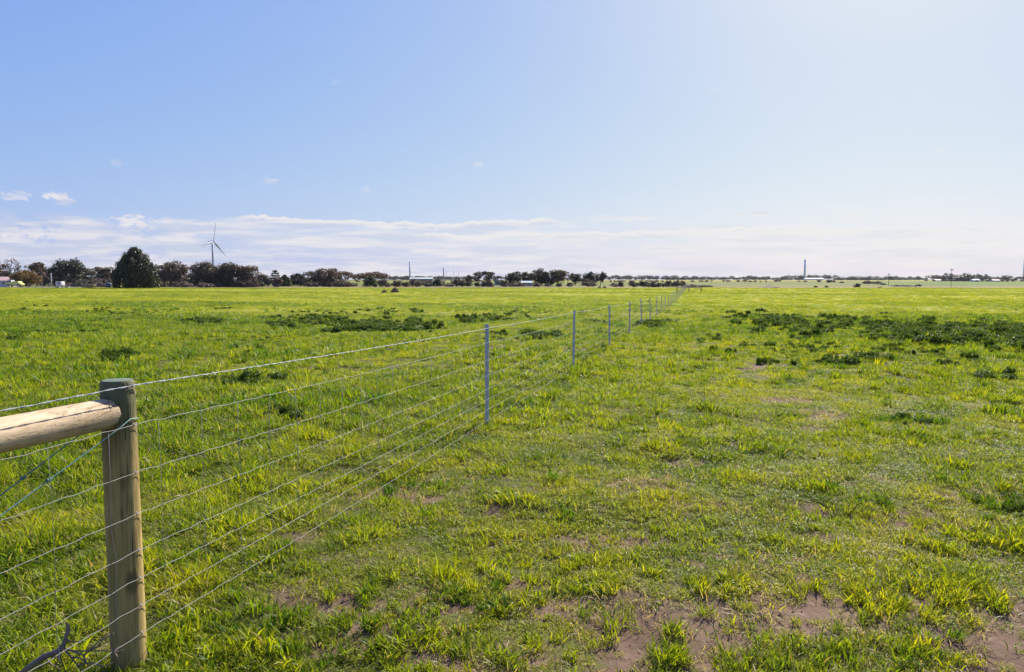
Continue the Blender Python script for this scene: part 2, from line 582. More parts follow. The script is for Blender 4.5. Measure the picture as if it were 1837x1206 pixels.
def make_ground():
    xs = axis(-7, 7, .075, -9000, 9000, 1.045)
    ys = axis(2.0, 13, .075, -500, 12000, 1.022)
    X, Y = np.meshgrid(xs, ys)
    x, y = X.ravel(), Y.ravel()
    z = zg(x, y)
    nx, ny = len(xs), len(ys)
    i = np.arange(nx * ny).reshape(ny, nx)
    q = np.stack([i[:-1, :-1], i[:-1, 1:], i[1:, 1:], i[1:, :-1]], -1).reshape(-1, 4)
    bare = np.where((y > 1) & (y < 70), bare_mask(x, y, z), 0)
    z = z - .012 * bare
    me = bpy.data.meshes.new('ground')
    me.vertices.add(len(x))
    me.vertices.foreach_set('co', np.stack([x, y, z], -1).ravel())
    me.loops.add(q.size)
    me.loops.foreach_set('vertex_index', q.ravel())
    me.polygons.add(len(q))
    me.polygons.foreach_set('loop_start', np.arange(0, q.size, 4))
    me.polygons.foreach_set('use_smooth', np.ones(len(q), bool))
    me.update()
    col = field_colour(x, y)
    a = me.attributes.new('field', 'FLOAT_COLOR', 'POINT')
    a.data.foreach_set('color', np.concatenate([col, bare[:, None]], 1).astype(np.float32).ravel())
    m, N, out = mat_new('ground_soil')
    g = N.n('ShaderNodeNewGeometry')
    P = g.outputs['Position']
    at = N.n('ShaderNodeAttribute', attribute_name='field')
    bareo = at.outputs['Alpha']
    n1 = N.noise(P, 2.2, 5, .6)
    n2 = N.noise(P, 28, 4, .65)
    n3 = N.noise(P, .35, 4, .6)
    soil = N.mix(N.sstep(n1, .3, .7), (.090, .056, .037), (.172, .115, .080))
    soil = N.mix(N.math('MULTIPLY', N.sstep(n2, .5, .75), .6), soil, (.058, .038, .029))
    vor = N.n('ShaderNodeTexVoronoi', feature='DISTANCE_TO_EDGE')
    N.link(N.vmul(P, (1, 1, .01)), vor.inputs['Vector'])
    wv = N.n('ShaderNodeVectorMath', operation='ADD')
    nz = N.n('ShaderNodeTexNoise')
    N.link(P, nz.inputs['Vector'])
    nz.inputs['Scale'].default_value = 7
    N.link(N.vmul(nz.outputs['Color'], (.3, .3, 0)), wv.inputs[0])
    N.link(N.vmul(P, (1, 1, .01)), wv.inputs[1])
    N.link(wv.outputs[0], vor.inputs['Vector'])
    vor.inputs['Scale'].default_value = 7.5
    crack = N.math('MULTIPLY', N.sstep(vor.outputs['Distance'], .045, .005), N.sstep(n3, .5, .68))
    soil = N.mix(N.math('MULTIPLY', crack, .5), soil, (.045, .03, .024))
    grasscol = N.mix(1.0, at.outputs['Color'], N.mix(N.noise(P, 1.1, 6, .65), (.62, .66, .6), (1.38, 1.34, 1.3)), 'MULTIPLY')
    thatch = N.mix(N.sstep(N.noise(P, 9, 4, .7), .4, .65), grasscol, (.10, .075, .035))
    thatch = N.mix(N.sstep(N.noise(P, 55, 4, .75), .47, .60), thatch, (.035, .030, .012))
    thatch = N.mix(N.math('MULTIPLY', N.sstep(N.noise(P, 75, 3, .7, 1.0), .56, .66), .7), thatch, (.20, .22, .03))
    sp = N.n('ShaderNodeSeparateXYZ')
    N.link(P, sp.inputs[0])
    isnear = N.sstep(sp.outputs[1], 60, 25)
    gcol = N.mix(isnear, grasscol, thatch)
    c = N.mix(N.sstep(bareo, .12, .5), gcol, soil)
    hh = N.math('ADD', N.math('MULTIPLY', n2, .6), N.math('MULTIPLY', crack, -1.5))
    principled(N, out, c, .95, 0, .1, N.math('ADD', hh, n1), .7, .02)
    me.materials.append(m)
    o = link(bpy.data.objects.new('ground', me))
    o['kind'] = 'structure'
    return o


make_ground()


# ------------------------------------------------------------------ grass
def blade_mesh(name, n, R, l0, l1, w, lean0, bend, mat, rs, upright=0.0, dry=.06, wide_mid=False):
    """n curved blades rooted in a disc of radius R; attribute leaf = (random, along, dry)"""
    a = rs.rand(n) * 6.283
    rr = R * np.sqrt(rs.rand(n))
    th = rs.rand(n) * 6.283
    rx, ry = rr * np.cos(a), rr * np.sin(a)
    ln = l0 + (l1 - l0) * rs.rand(n) ** 1.4
    an0 = lean0 * (.2 + 1.1 * rs.rand(n))
    an1 = an0 + bend * (.3 + 1.0 * rs.rand(n))
    ww = w * (.6 + .8 * rs.rand(n))
    K = 4
    P = np.zeros((n, K, 3))
    P[:, 0] = np.stack([rx, ry, np.full(n, -.012)], -1)
    for k in range(1, K):
        ang = an0 + (an1 - an0) * (k - .5) / (K - 1)
        seg = ln / (K - 1)
        P[:, k, 0] = P[:, k - 1, 0] + np.sin(ang) * np.cos(th) * seg
        P[:, k, 1] = P[:, k - 1, 1] + np.sin(ang) * np.sin(th) * seg
        P[:, k, 2] = P[:, k - 1, 2] + np.cos(ang) * seg
    P[:, 1:, 2] = np.maximum(P[:, 1:, 2], .004 + .01 * rs.rand(n, K - 1))
    tw = rs.randn(n) * .5
    side = np.stack([-np.sin(th + tw), np.cos(th + tw), .25 * rs.randn(n)], -1)
    wk = [.55, 1, .75] if not wide_mid else [.35, 1, .9]
    vs = np.zeros((n, 7, 3))
    for k in range(3):
        vs[:, 2 * k] = P[:, k] - side * (ww * wk[k] / 2)[:, None]
        vs[:, 2 * k + 1] = P[:, k] + side * (ww * wk[k] / 2)[:, None]
    vs[:, 6] = P[:, 3]
    fs = []
    for i in range(n):
        b = 7 * i
        fs += [(b, b + 1, b + 3, b + 2), (b + 2, b + 3, b + 5, b + 4), (b + 4, b + 5, b + 6)]
    me = bpy.data.meshes.new(name)
    me.from_pydata(vs.reshape(-1, 3).tolist(), [], fs)
    me.polygons.foreach_set('use_smooth', [True] * len(me.polygons))
    al = np.zeros((n, 7, 4), np.float32)
    al[:, :, 0] = rs.rand(n)[:, None]
    al[:, :, 1] = np.array([0, 0, .33, .33, .7, .7, 1])[None]
    al[:, :, 2] = (rs.rand(n) < dry)[:, None]
    al[:, :, 3] = 1
    at = me.attributes.new('leaf', 'FLOAT_COLOR', 'POINT')
    at.data.foreach_set('color', al.ravel())
    me.materials.append(mat)
    return bpy.data.objects.new(name, me)


def grass_mat():
    m, N, out = mat_new('grass_blade')
    at = N.n('ShaderNodeAttribute', attribute_name='leaf')
    sp = N.n('ShaderNodeSeparateColor')
    N.link(at.outputs['Color'], sp.inputs[0])
    to = N.n('ShaderNodeAttribute', attribute_name='tone', attribute_type='INSTANCER')
    tone = to.outputs['Fac']                       # 0 blue green, 1 yellow green
    f = N.math('ADD', tone, N.math('MULTIPLY', N.math('SUBTRACT', sp.outputs[0], .5), .42), clamp=True)
    ra = N.n('ShaderNodeValToRGB')
    N.link(f, ra.inputs[0])
    cr = ra.color_ramp
    cr.elements[0].position, cr.elements[0].color = 0, (.045, .115, .006, 1)
    cr.elements[1].position, cr.elements[1].color = 1, (.36, .34, .012, 1)
    e = cr.elements.new(.5)
    e.color = (.188, .238, .010, 1)
    c = ra.outputs[0]
    c = N.mix(N.math('MULTIPLY', N.sstep(sp.outputs[1], .35, 0.0), .45), c, (.19, .16, .07))      # pale stem base
    c = N.mix(sp.outputs[2], c, N.mix(sp.outputs[0], (.30, .21, .10), (.36, .30, .17)))            # dead straw
    p = N.n('ShaderNodeBsdfPrincipled')
    N.link(c, p.inputs['Base Color'])
    p.inputs['Roughness'].default_value = .45
    p.inputs['Specular IOR Level'].default_value = .16
    tr = N.n('ShaderNodeBsdfTranslucent')
    N.link(N.mix(1.0, c, (1.4, 1.4, .5), 'MULTIPLY'), tr.inputs[0])
    mx = N.n('ShaderNodeMixShader')
    mx.inputs[0].default_value = .5
    N.link(p.outputs[0], mx.inputs[1])
    N.link(tr.outputs[0], mx.inputs[2])
    N.link(mx.outputs[0], out.inputs[0])
    return m


def scatter(name, protos, pts, rot, scl, idx, tone):
    """one object whose geometry nodes put a copy of a proto on each point"""
    coll = bpy.data.collections.new(name + ' blades')
    for k, p in enumerate(protos):
        p.name = '%s_%02d' % (name, k)
        coll.objects.link(p)
    me = bpy.data.meshes.new(name)
    n = len(pts)
    me.vertices.add(n)
    me.vertices.foreach_set('co', np.asarray(pts, np.float32).ravel())
    for nm, typ, arr, key in (('rot', 'FLOAT_VECTOR', rot, 'vector'), ('scl', 'FLOAT_VECTOR', scl, 'vector'), ('idx', 'INT', idx, 'value'), ('tone', 'FLOAT', tone, 'value')):
        a = me.attributes.new(nm, typ, 'POINT')
        a.data.foreach_set(key, np.asarray(arr, np.int32 if typ == 'INT' else np.float32).ravel())
    o = link(bpy.data.objects.new(name, me))
    ng = bpy.data.node_groups.new(name, 'GeometryNodeTree')
    ng.interface.new_socket('Geometry', in_out='INPUT', socket_type='NodeSocketGeometry')
    ng.interface.new_socket('Geometry', in_out='OUTPUT', socket_type='NodeSocketGeometry')
    gi, go = ng.nodes.new('NodeGroupInput'), ng.nodes.new('NodeGroupOutput')
    ci = ng.nodes.new('GeometryNodeCollectionInfo')
    ci.inputs['Collection'].default_value = coll
    ci.inputs['Separate Children'].default_value = True
    ci.inputs['Reset Children'].default_value = True
    ip = ng.nodes.new('GeometryNodeInstanceOnPoints')
    ip.inputs['Pick Instance'].default_value = True
    def na(nm, typ):
        nd = ng.nodes.new('GeometryNodeInputNamedAttribute')
        nd.data_type = typ
        nd.inputs['Name'].default_value = nm
        return [s for s in nd.outputs if s.enabled and s.name == 'Attribute'][0]
    e2r = ng.nodes.new('FunctionNodeEulerToRotation')
    lk = ng.links.new
    lk(gi.outputs[0], ip.inputs['Points'])
    lk(ci.outputs[0], ip.inputs['Instance'])
    lk(na('idx', 'INT'), ip.inputs['Instance Index'])
    lk(na('rot', 'FLOAT_VECTOR'), e2r.inputs[0])
    lk(e2r.outputs[0], ip.inputs['Rotation'])
    lk(na('scl', 'FLOAT_VECTOR'), ip.inputs['Scale'])
    lk(ip.outputs[0], go.inputs[0])
    md = o.modifiers.new('scatter', 'NODES')
    md.node_group = ng
    o['kind'] = 'stuff'
    return o


def field_points(rs, y0, y1, dens, grow=1.0):
    """random points over the visible wedge with a margin, dens per square metre"""
    yy0, yy1 = y0, y1
    wmax = .80 * yy1 + 1.5
    n = int(dens * 2 * wmax * (yy1 - yy0))
    x = (rs.rand(n) * 2 - 1) * wmax
    y = yy0 + rs.rand(n) * (yy1 - yy0)
    k = np.abs(x) < .80 * y + 1.5
    return x[k], y[k]


def tuft(x, y):
    """tussocky structure of the sward: high where a clump stands, low in the gaps between"""
    a = 1 - np.abs(sn(x, y, .55, 71)) * .9
    b = sn(x, y, 1.5, 72) * .55 + sn(x, y, 3.4, 73) * .35
    return np.clip(a * .55 + b, -1.4, 1.6)


def lush(x, y):
    """how tall and green the sward stands: darker lusher drifts"""
    return sn(x, y, .035, 41) * .5 + sn(x, y, .12, 42) * .45 + sn(x, y, .4, 43) * .4


def make_grass():
    rs = np.random.RandomState(7)
    gm = grass_mat()
    protos = []
    for k in range(7):      # near sward, short
        protos.append(blade_mesh('g', 60, .075, .035, .10, .005, .5, 1.5, gm, rs))
    for k in range(3):      # near lying thatch
        protos.append(blade_mesh('g', 40, .09, .035, .09, .0045, 1.15, .5, gm, rs, dry=.35))
    for k in range(4):      # upright tussocks
        protos.append(blade_mesh('g', 44, .055, .05, .15, .0075, .35, 1.1, gm, rs, dry=.05))
    for k in range(5):      # mid sward
        protos.append(blade_mesh('g', 80, .17, .05, .14, .009, .5, 1.2, gm, rs))
    for k in range(4):      # far sward
        protos.append(blade_mesh('g', 80, .55, .10, .26, .026, .5, .9, gm, rs))
    for k in range(3):      # sprigs on bare soil
        protos.append(blade_mesh('g', 12, .05, .025, .08, .0055, .6, 1.3, gm, rs))
    for k in range(4):      # straw lying on the soil
        protos.append(blade_mesh('g', 16, .11, .04, .12, .0035, 1.45, .25, gm, rs, dry=.93))
    A, B, C, D, E, F, G = (0, 7), (7, 10), (10, 14), (14, 19), (19, 23), (23, 26), (26, 30)
    PX, PY, SC, IX, TO = [], [], [], [], []
    def put(x, y, s, zs, rng, tone):
        PX.append(x); PY.append(y)
        SC.append(np.stack([s, s, s * zs], -1))
        IX.append(rs.randint(rng[0], rng[1], len(x)))
        TO.append(tone)
    def tone_of(x, y, lu):
        t = .44 - .16 * lu + .10 * sn(x, y, .9, 44) + .09 * rs.randn(len(x))
        t = t + .22 * np.clip((y - 25) / 70, 0, 1)
        t = t + .05 * np.clip((x - fence_x(y)) / 3, -1, 1)
        return np.clip(t, 0, 1)
    # near
    for rng, dens in ((A, 210), (B, 110)):
        x, y = field_points(rs, 1.6, 13.5, dens)
        z = zg(x, y)
        b = bare_mask(x, y, z)
        lu = lush(x, y)
        side = np.clip((fence_x(y) + .2 - x) / .8, 0, 1)           # denser, taller beyond the fence
        keep = rs.rand(len(x)) < np.clip(1.02 - b * .98, .14, 1) * (.92 + .1 * side) * np.clip((14 - y) / 3, 0, 1)
        x, y, b, lu, side = x[keep], y[keep], b[keep], lu[keep], side[keep]
        tu = tuft(x, y)
        s = (.92 + .17 * lu + .30 * side - .45 * b + .20 * tu) * (.75 + .5 * rs.rand(len(x)))
        s = np.clip(s, .35, 1.9)
        put(x, y, s, np.clip(.85 + .42 * tu * (.6 + .6 * side), .35, 2.0) * (.85 + .3 * rs.rand(len(x))), rng, tone_of(x, y, lu) + .05 * tu)
    # sprigs and dead straw lying on the bare soil
    for rng, dens, lim in ((F, 90, .25), (G, 150, .2)):
        x, y = field_points(rs, 1.6, 12, dens)
        b = bare_mask(x, y, zg(x, y))
        k = (b > lim) & (rs.rand(len(x)) < .55 + .4 * sn(x, y, 1.6, 61))
        x, y, b = x[k], y[k], b[k]
        put(x, y, .5 + .8 * rs.rand(len(x)), .8 + .4 * rs.rand(len(x)), rng, np.clip(.5 + .2 * rs.randn(len(x)), 0, 1))
    # tussocks standing in rough groups
    x, y = field_points(rs, 1.8, 26, 26.0)
    z = zg(x, y)
    side = np.clip((fence_x(y) + .2 - x) / .8, 0, 1)
    g = sn(x, y, .22, 51) * .5 + tuft(x, y) * 1.0 + .35 * side
    k = (g > .62) & (rs.rand(len(x)) < .75) & (bare_mask(x, y, z) < .6)
    x, y, g = x[k], y[k], g[k]
    far_ = np.clip((y - 5) / 14, 0, 1)
    put(x, y, (.60 + .38 * np.clip(g - .6, 0, 1) + .50 * rs.rand(len(x))) * (1 + .5 * far_), .85 + .4 * rs.rand(len(x)), C, np.clip(.56 - .12 * far_ + .2 * rs.randn(len(x)), 0, 1))
    # taller, darker clumps in drifts over the middle of the paddock
    x, y = field_points(rs, 9, 60, 3.2)
    g = sn(x / 2.2, y, .055, 53) * .75 + sn(x / 1.6, y, .2, 54) * .6 + sn(x, y, .7, 55) * .35
    k = g > .75
    x, y, g = x[k], y[k], g[k]
    put(x, y, 1.5 + 1.2 * rs.rand(len(x)), .8 + .4 * rs.rand(len(x)), C, np.clip(.20 + .18 * rs.randn(len(x)), 0, 1))
    # particular tussocks seen in the photograph: column, row, spread in metres, count, size, tone
    for (px, py, sp_, cnt, s_, t_) in [(1600, 1075, .24, 26, .95, .72), (1735, 1075, .14, 14, .9, .75), (1680, 1060, .2, 14, .8, .72), (1560, 1090, .16, 10, .7, .65), (1270, 1050, .12, 10, .9, .7),
                                       (1590, 1165, .2, 22, .75, .35), (1330, 1200, .35, 40, .8, .5), (1420, 1190, .25, 26, .8, .48), (850, 1080, .12, 14, .7, .3), (840, 1140, .35, 30, .75, .55), (620, 1150, .4, 30, .85, .4), (760, 1180, .2, 16, .9, .5),
                                       (1000, 1010, .3, 24, .8, .7), (900, 1030, .25, 16, .8, .6), (1060, 1030, .2, 12, .8, .7), (1540, 930, .2, 16, .9, .7), (1600, 910, .12, 10, .9, .3), (1480, 885, .06, 6, .8, .15), (1400, 800, .35, 26, 1.0, .66), (1260, 800, .25, 18, 1.0, .45), (1290, 815, .3, 12, .9, .5),
                                       (1640, 790, .35, 30, 1.05, .4), (1620, 760, .2, 20, 1.2, .2), (1570, 790, .25, 18, 1.0, .6), (1700, 790, .3, 18, .9, .6), (940, 760, .3, 26, 1.1, .75), (1000, 740, .3, 20, 1.0, .7), (1060, 755, .3, 20, 1.1, .7), (1080, 690, .4, 16, 1.1, .6), (1180, 680, .5, 20, 1.1, .6), (1260, 690, .4, 16, 1.1, .35),
                                       (1655, 705, .4, 20, 1.1, .6), (1770, 780, .2, 12, 1.0, .35), (1790, 970, .15, 14, 1.1, .7), (1825, 985, .12, 12, 1.2, .75), (1426, 750, .08, 8, .9, .2), (1280, 755, .12, 8, 1.0, .3), (400, 740, .6, 26, .9, .4), (500, 750, .8, 36, 1.0, .35), (560, 755, .4, 20, 1.0, .3), (700, 780, .5, 18, .9, .45),
                                       (710, 865, .35, 26, .8, .25), (390, 1010, .35, 30, .9, .28), (470, 1130, .3, 26, 1.0, .35), (330, 1180, .3, 22, .8, .42), (225, 1215, .14, 18, .7, .4), (150, 1215, .25, 18, .9, .4), (300, 1205, .2, 20, .9, .5), (130, 960, .3, 20, .8, .3), (60, 1020, .3, 20, .8, .35), (1530, 1000, .3, 14, .7, .68), (1350, 970, .4, 14, .7, .7), (1210, 960, .3, 10, .7, .65)]:
        p = ground_at(px, py)
        x = p.x + sp_ * rs.randn(cnt)
        y = p.y + sp_ * .6 * rs.randn(cnt)
        put(x, y, s_ * (.65 + .5 * rs.rand(cnt)), .8 + .3 * rs.rand(cnt), C, np.clip(t_ + .1 * rs.randn(cnt), 0, 1))
    # middle distance
    x, y = field_points(rs, 10.5, 46, 36)
    z = zg(x, y)
    b = bare_mask(x, y, z)
    lu = lush(x, y)
    keep = rs.rand(len(x)) < np.clip(1 - b * 1.1, 0, 1) * np.clip((y - 10.2) / 3.2, 0, 1) * np.clip((47 - y) / 12, 0, 1)
    x, y, lu, b = x[keep], y[keep], lu[keep], b[keep]
    tu = tuft(x / 1.6, y / 1.6)
    s = np.clip((.78 + .2 * lu - .3 * b + .15 * tu) * (.7 + .55 * rs.rand(len(x))), .35, 1.7)
    put(x, y, s, np.clip(.85 + .4 * tu, .4, 1.9) * (.85 + .3 * rs.rand(len(x))), D, tone_of(x, y, lu) + .06 * tu)
    # far
    x, y = field_points(rs, 34, 186, 2.6)
    lu = lush(x, y)
    keep = rs.rand(len(x)) < np.clip((y - 34) / 12, 0, 1) * np.clip(1.15 - y / 260, 0, 1)
    x, y, lu = x[keep], y[keep], lu[keep]
    s = np.clip((.72 + .2 * lu) * (.65 + .55 * rs.rand(len(x))), .3, 1.5)
    put(x, y, s, .75 + .35 * rs.rand(len(x)), E, tone_of(x, y, lu))
    # rank dark grass grows up around the weeds
    w = np.repeat(WEED_AT[0], 6, axis=0)
    x = w[:, 0] + .32 * rs.randn(len(w)) * (.5 + w[:, 2])
    y = w[:, 1] + .32 * rs.randn(len(w)) * (.5 + w[:, 2])
    put(x, y, np.clip(w[:, 2], .25, 1) * 3.2 * (.6 + .6 * rs.rand(len(w))), .7 + .4 * rs.rand(len(w)), C, np.clip(.24 + .18 * rs.randn(len(w)), 0, 1))
    x, y = np.concatenate(PX), np.concatenate(PY)
    # nothing grows inside the corner post
    k = (np.hypot(x - POST.x, y - POST.y) > .085)
    x, y = x[k], y[k]
    z = zg(x, y)
    n = len(x)
    rot = np.stack([.10 * rs.randn(n), .10 * rs.randn(n), rs.rand(n) * 6.283], -1)
    print('grass clumps', n)
    return scatter('grass', protos, np.stack([x, y, z], -1), rot, np.concatenate(SC)[k], np.concatenate(IX)[k], np.concatenate(TO)[k])


WEED_AT = []


def make_weeds():
    """dark broad-leaved pasture weeds in drifts across the middle of the field"""
    rs = np.random.RandomState(11)
    wm = leaf_mat('weed_leaf', (.038, .078, .007), (.095, .150, .011), .40, .2, .55, 3.0)
    protos = []
    for k in range(6):
        lob = [((.17 * rs.randn(), .17 * rs.randn(), .09 + .05 * rs.rand()), (.12 + .06 * rs.rand(), .12 + .06 * rs.rand(), .10 + .06 * rs.rand())) for _ in range(7)]
        protos.append(crown_mesh('w', lob, wm, rs, .05, .85))
    X, Y, S = [], [], []
    def at(px, py, s):
        p = ground_at(px, py)
        X.append(p.x); Y.append(p.y); S.append(s)
    for _ in range(90):      # denser towards the right edge
        at(rs.uniform(1560, 1900), rs.uniform(585, 622), rs.uniform(.5, 1.0))
    for _ in range(300):     # right-hand drift
        px, py = rs.uniform(1310, 1990), 575 + 9 * rs.randn()
        py += (px - 1330) * .055
        at(px, max(556, py), rs.uniform(.35, .95))
    for _ in range(70):
        at(rs.uniform(1290, 1900), rs.uniform(592, 655), rs.uniform(.2, .5))
    for px, py, c, s in [(1580, 588, 9, .9), (1625, 598, 10, 1.1), (1800, 590, 8, 1.3), (1790, 610, 8, 1.2), (1837, 630, 8, 1.1), (1440, 610, 7, .8), (1510, 655, 5, .6), (1550, 650, 4, .7), (1780, 600, 6, 1.0), (1380, 575, 8, .9), (1415, 578, 5, .9), (1280, 608, 5, .7), (1822, 680, 4, .6), (1450, 590, 7, .9)]:
        for _ in range(c):
            at(px + 14 * rs.randn(), py + 3 * rs.randn(), s * rs.uniform(.5, 1))
    for x0, x1, y0, y1, c, s in [(330, 390, 575, 583, 12, .8), (480, 600, 570, 590, 34, .8), (590, 770, 578, 597, 60, .9), (520, 700, 560, 576, 20, .7), (780, 900, 568, 580, 14, .8), (850, 885, 570, 577, 6, 1.0), (940, 1010, 600, 612, 14, .7), (860, 960, 595, 615, 8, .5), (1060, 1080, 577, 584, 4, .7),
                                 (1140, 1190, 578, 590, 12, .8), (180, 215, 643, 650, 4, .6), (415, 440, 685, 695, 5, .6), (380, 420, 545, 555, 8, .7), (0, 60, 596, 612, 10, .6), (250, 330, 560, 580, 10, .6), (60, 260, 575, 600, 14, .5), (640, 760, 552, 562, 12, .7), (0, 300, 545, 565, 20, .6), (900, 1100, 552, 575, 16, .6),
                                 (350, 520, 596, 640, 14, .45), (480, 520, 740, 752, 3, .5)]:
        for _ in range(int(c * 1.7)):
            at(rs.uniform(x0, x1), rs.uniform(y0, y1), s * rs.uniform(.5, 1.05))
    for px, py, s in [(1420, 748, .3), (1810, 905, .22), (1825, 915, .25), (1800, 912, .2), (1620, 755, .4), (1635, 765, .35), (1095, 600, .5)]:
        at(px, py, s)
    x, y, s = map(np.array, (X, Y, S))
    sp_ = np.repeat(s, 3)
    x = np.repeat(x, 3) + .34 * sp_ * rs.randn(3 * len(s)) * 1.3
    y = np.repeat(y, 3) + .34 * sp_ * rs.randn(3 * len(s)) * 1.6
    s = sp_ * rs.uniform(.45, .9, len(sp_))
    z = zg(x, y)
    n = len(x)
    rot = np.stack([.08 * rs.randn(n), .08 * rs.randn(n), rs.rand(n) * 6.283], -1)
    s = s * .80
    s2 = np.stack([s * rs.uniform(.8, 1.3, n), s * rs.uniform(.8, 1.3, n), s * rs.uniform(1.1, 2.1, n)], -1)
    WEED_AT.append(np.stack([x, y, s], -1))
    return scatter('weeds', protos, np.stack([x, y, z], -1), rot, s2, rs.randint(0, 6, n), rs.rand(n))


def leaf_cloud(cent, rad, n, size, rs, shell=.55, flat=.5):
    """n small leaf-sized faces in an ellipsoid lobe"""
    d = rs.randn(n, 3)
    d /= np.linalg.norm(d, axis=1)[:, None]
    r = 1 - shell * rs.rand(n) ** 1.6
    p = np.asarray(cent) + d * r[:, None] * np.asarray(rad) * (1 + .13 * rs.randn(n, 1))
    nrm = d * .6 + rs.randn(n, 3) * .7 + np.array([0, 0, flat])
    nrm /= np.linalg.norm(nrm, axis=1)[:, None]
    a = np.cross(nrm, rs.randn(n, 3))
    a /= np.linalg.norm(a, axis=1)[:, None]
    b = np.cross(nrm, a)
    s = size * (.55 + .8 * rs.rand(n))[:, None]
    v = np.stack([p - a * s * .7, p - b * s * .42 + a * s * .1, p + a * s * .75, p + b * s * .42], 1)
    return v


def crown_mesh(name, lobes, mat, rs, leaf, dens):
    V = []
    for (c, r, *k) in lobes:
        area = (r[0] * r[1] + r[0] * r[2] + r[1] * r[2]) / 3 * 12.6
        n = int(max(14, 1.9 * dens * area / (leaf * leaf) * (k[0] if k else 1)))
        V.append(leaf_cloud(c, r, n, leaf, rs))
    v = np.concatenate(V)
    n = len(v)
    me = bpy.data.meshes.new(name)
    me.vertices.add(4 * n)
    me.vertices.foreach_set('co', v.ravel())
    me.loops.add(4 * n)
    me.loops.foreach_set('vertex_index', np.arange(4 * n))
    me.polygons.add(n)
    me.polygons.foreach_set('loop_start', np.arange(0, 4 * n, 4))
    me.update()
    at = me.attributes.new('leaf', 'FLOAT_COLOR', 'POINT')
    al = np.zeros((n, 4, 4), np.float32)
    al[:, :, 0] = rs.rand(n)[:, None]
    al[:, :, 3] = 1
    at.data.foreach_set('color', al.ravel())
    me.materials.append(mat)
    return bpy.data.objects.new(name, me)


def make_clods():
    """crumbs of dry soil on the worn patches"""
    rs = np.random.RandomState(17)
    m, N, out = mat_new('soil_clod')
    oi = N.n('ShaderNodeObjectInfo')
    principled(N, out, N.mix(oi.outputs['Random'], (.085, .057, .043), (.20, .142, .110)), .95, 0, .1)
    protos = []
    for k in range(5):
        d = rs.randn(14, 3)
        d /= np.linalg.norm(d, axis=1)[:, None]
        bm = bmesh.new()
        for v in d * (1 + .3 * rs.randn(14, 1)) * np.array([1, .8, .6]):
            bm.verts.new(v)
        bmesh.ops.convex_hull(bm, input=bm.verts)
        me = bpy.data.meshes.new('clod')
        bm.to_mesh(me)
        bm.free()
        me.materials.append(m)
        protos.append(bpy.data.objects.new('clod', me))
    x, y = field_points(rs, 1.8, 9, 260)
    z = zg(x, y)
    b = bare_mask(x, y, z)
    k = (b > .3) & (rs.rand(len(x)) < .35 + .5 * sn(x, y, 1.3, 91))
    x, y, z, b = x[k], y[k], z[k], b[k]
    n = len(x)
    s = .003 + .011 * rs.rand(n) ** 3
    return scatter('soil_clods', protos, np.stack([x, y, z - .012 * b + s * .2], -1), rs.rand(n, 3) * 6.28, np.stack([s] * 3, -1), rs.randint(0, 5, n), rs.rand(n))


# ------------------------------------------------------------------ the fence
PY_ = 3.17
FD = Vector((.255, 1, 0)).normalized()          # along the fence, away from the camera
FN = Vector((FD.y, -FD.x, 0))                    # towards the camera's side
POST = Vector((fence_x(PY_), PY_, 0)) - FN * .0785    # the wires run past the post's near side
POST.z = float(zg(POST.x, POST.y))
make_weeds()
make_grass()
make_clods()
DIP = -.0175 - POST.z          # the wires keep their level across the hollow
WIRE_H = [1.21, 1.035, .82, .632, .466, .338, .212, .082]


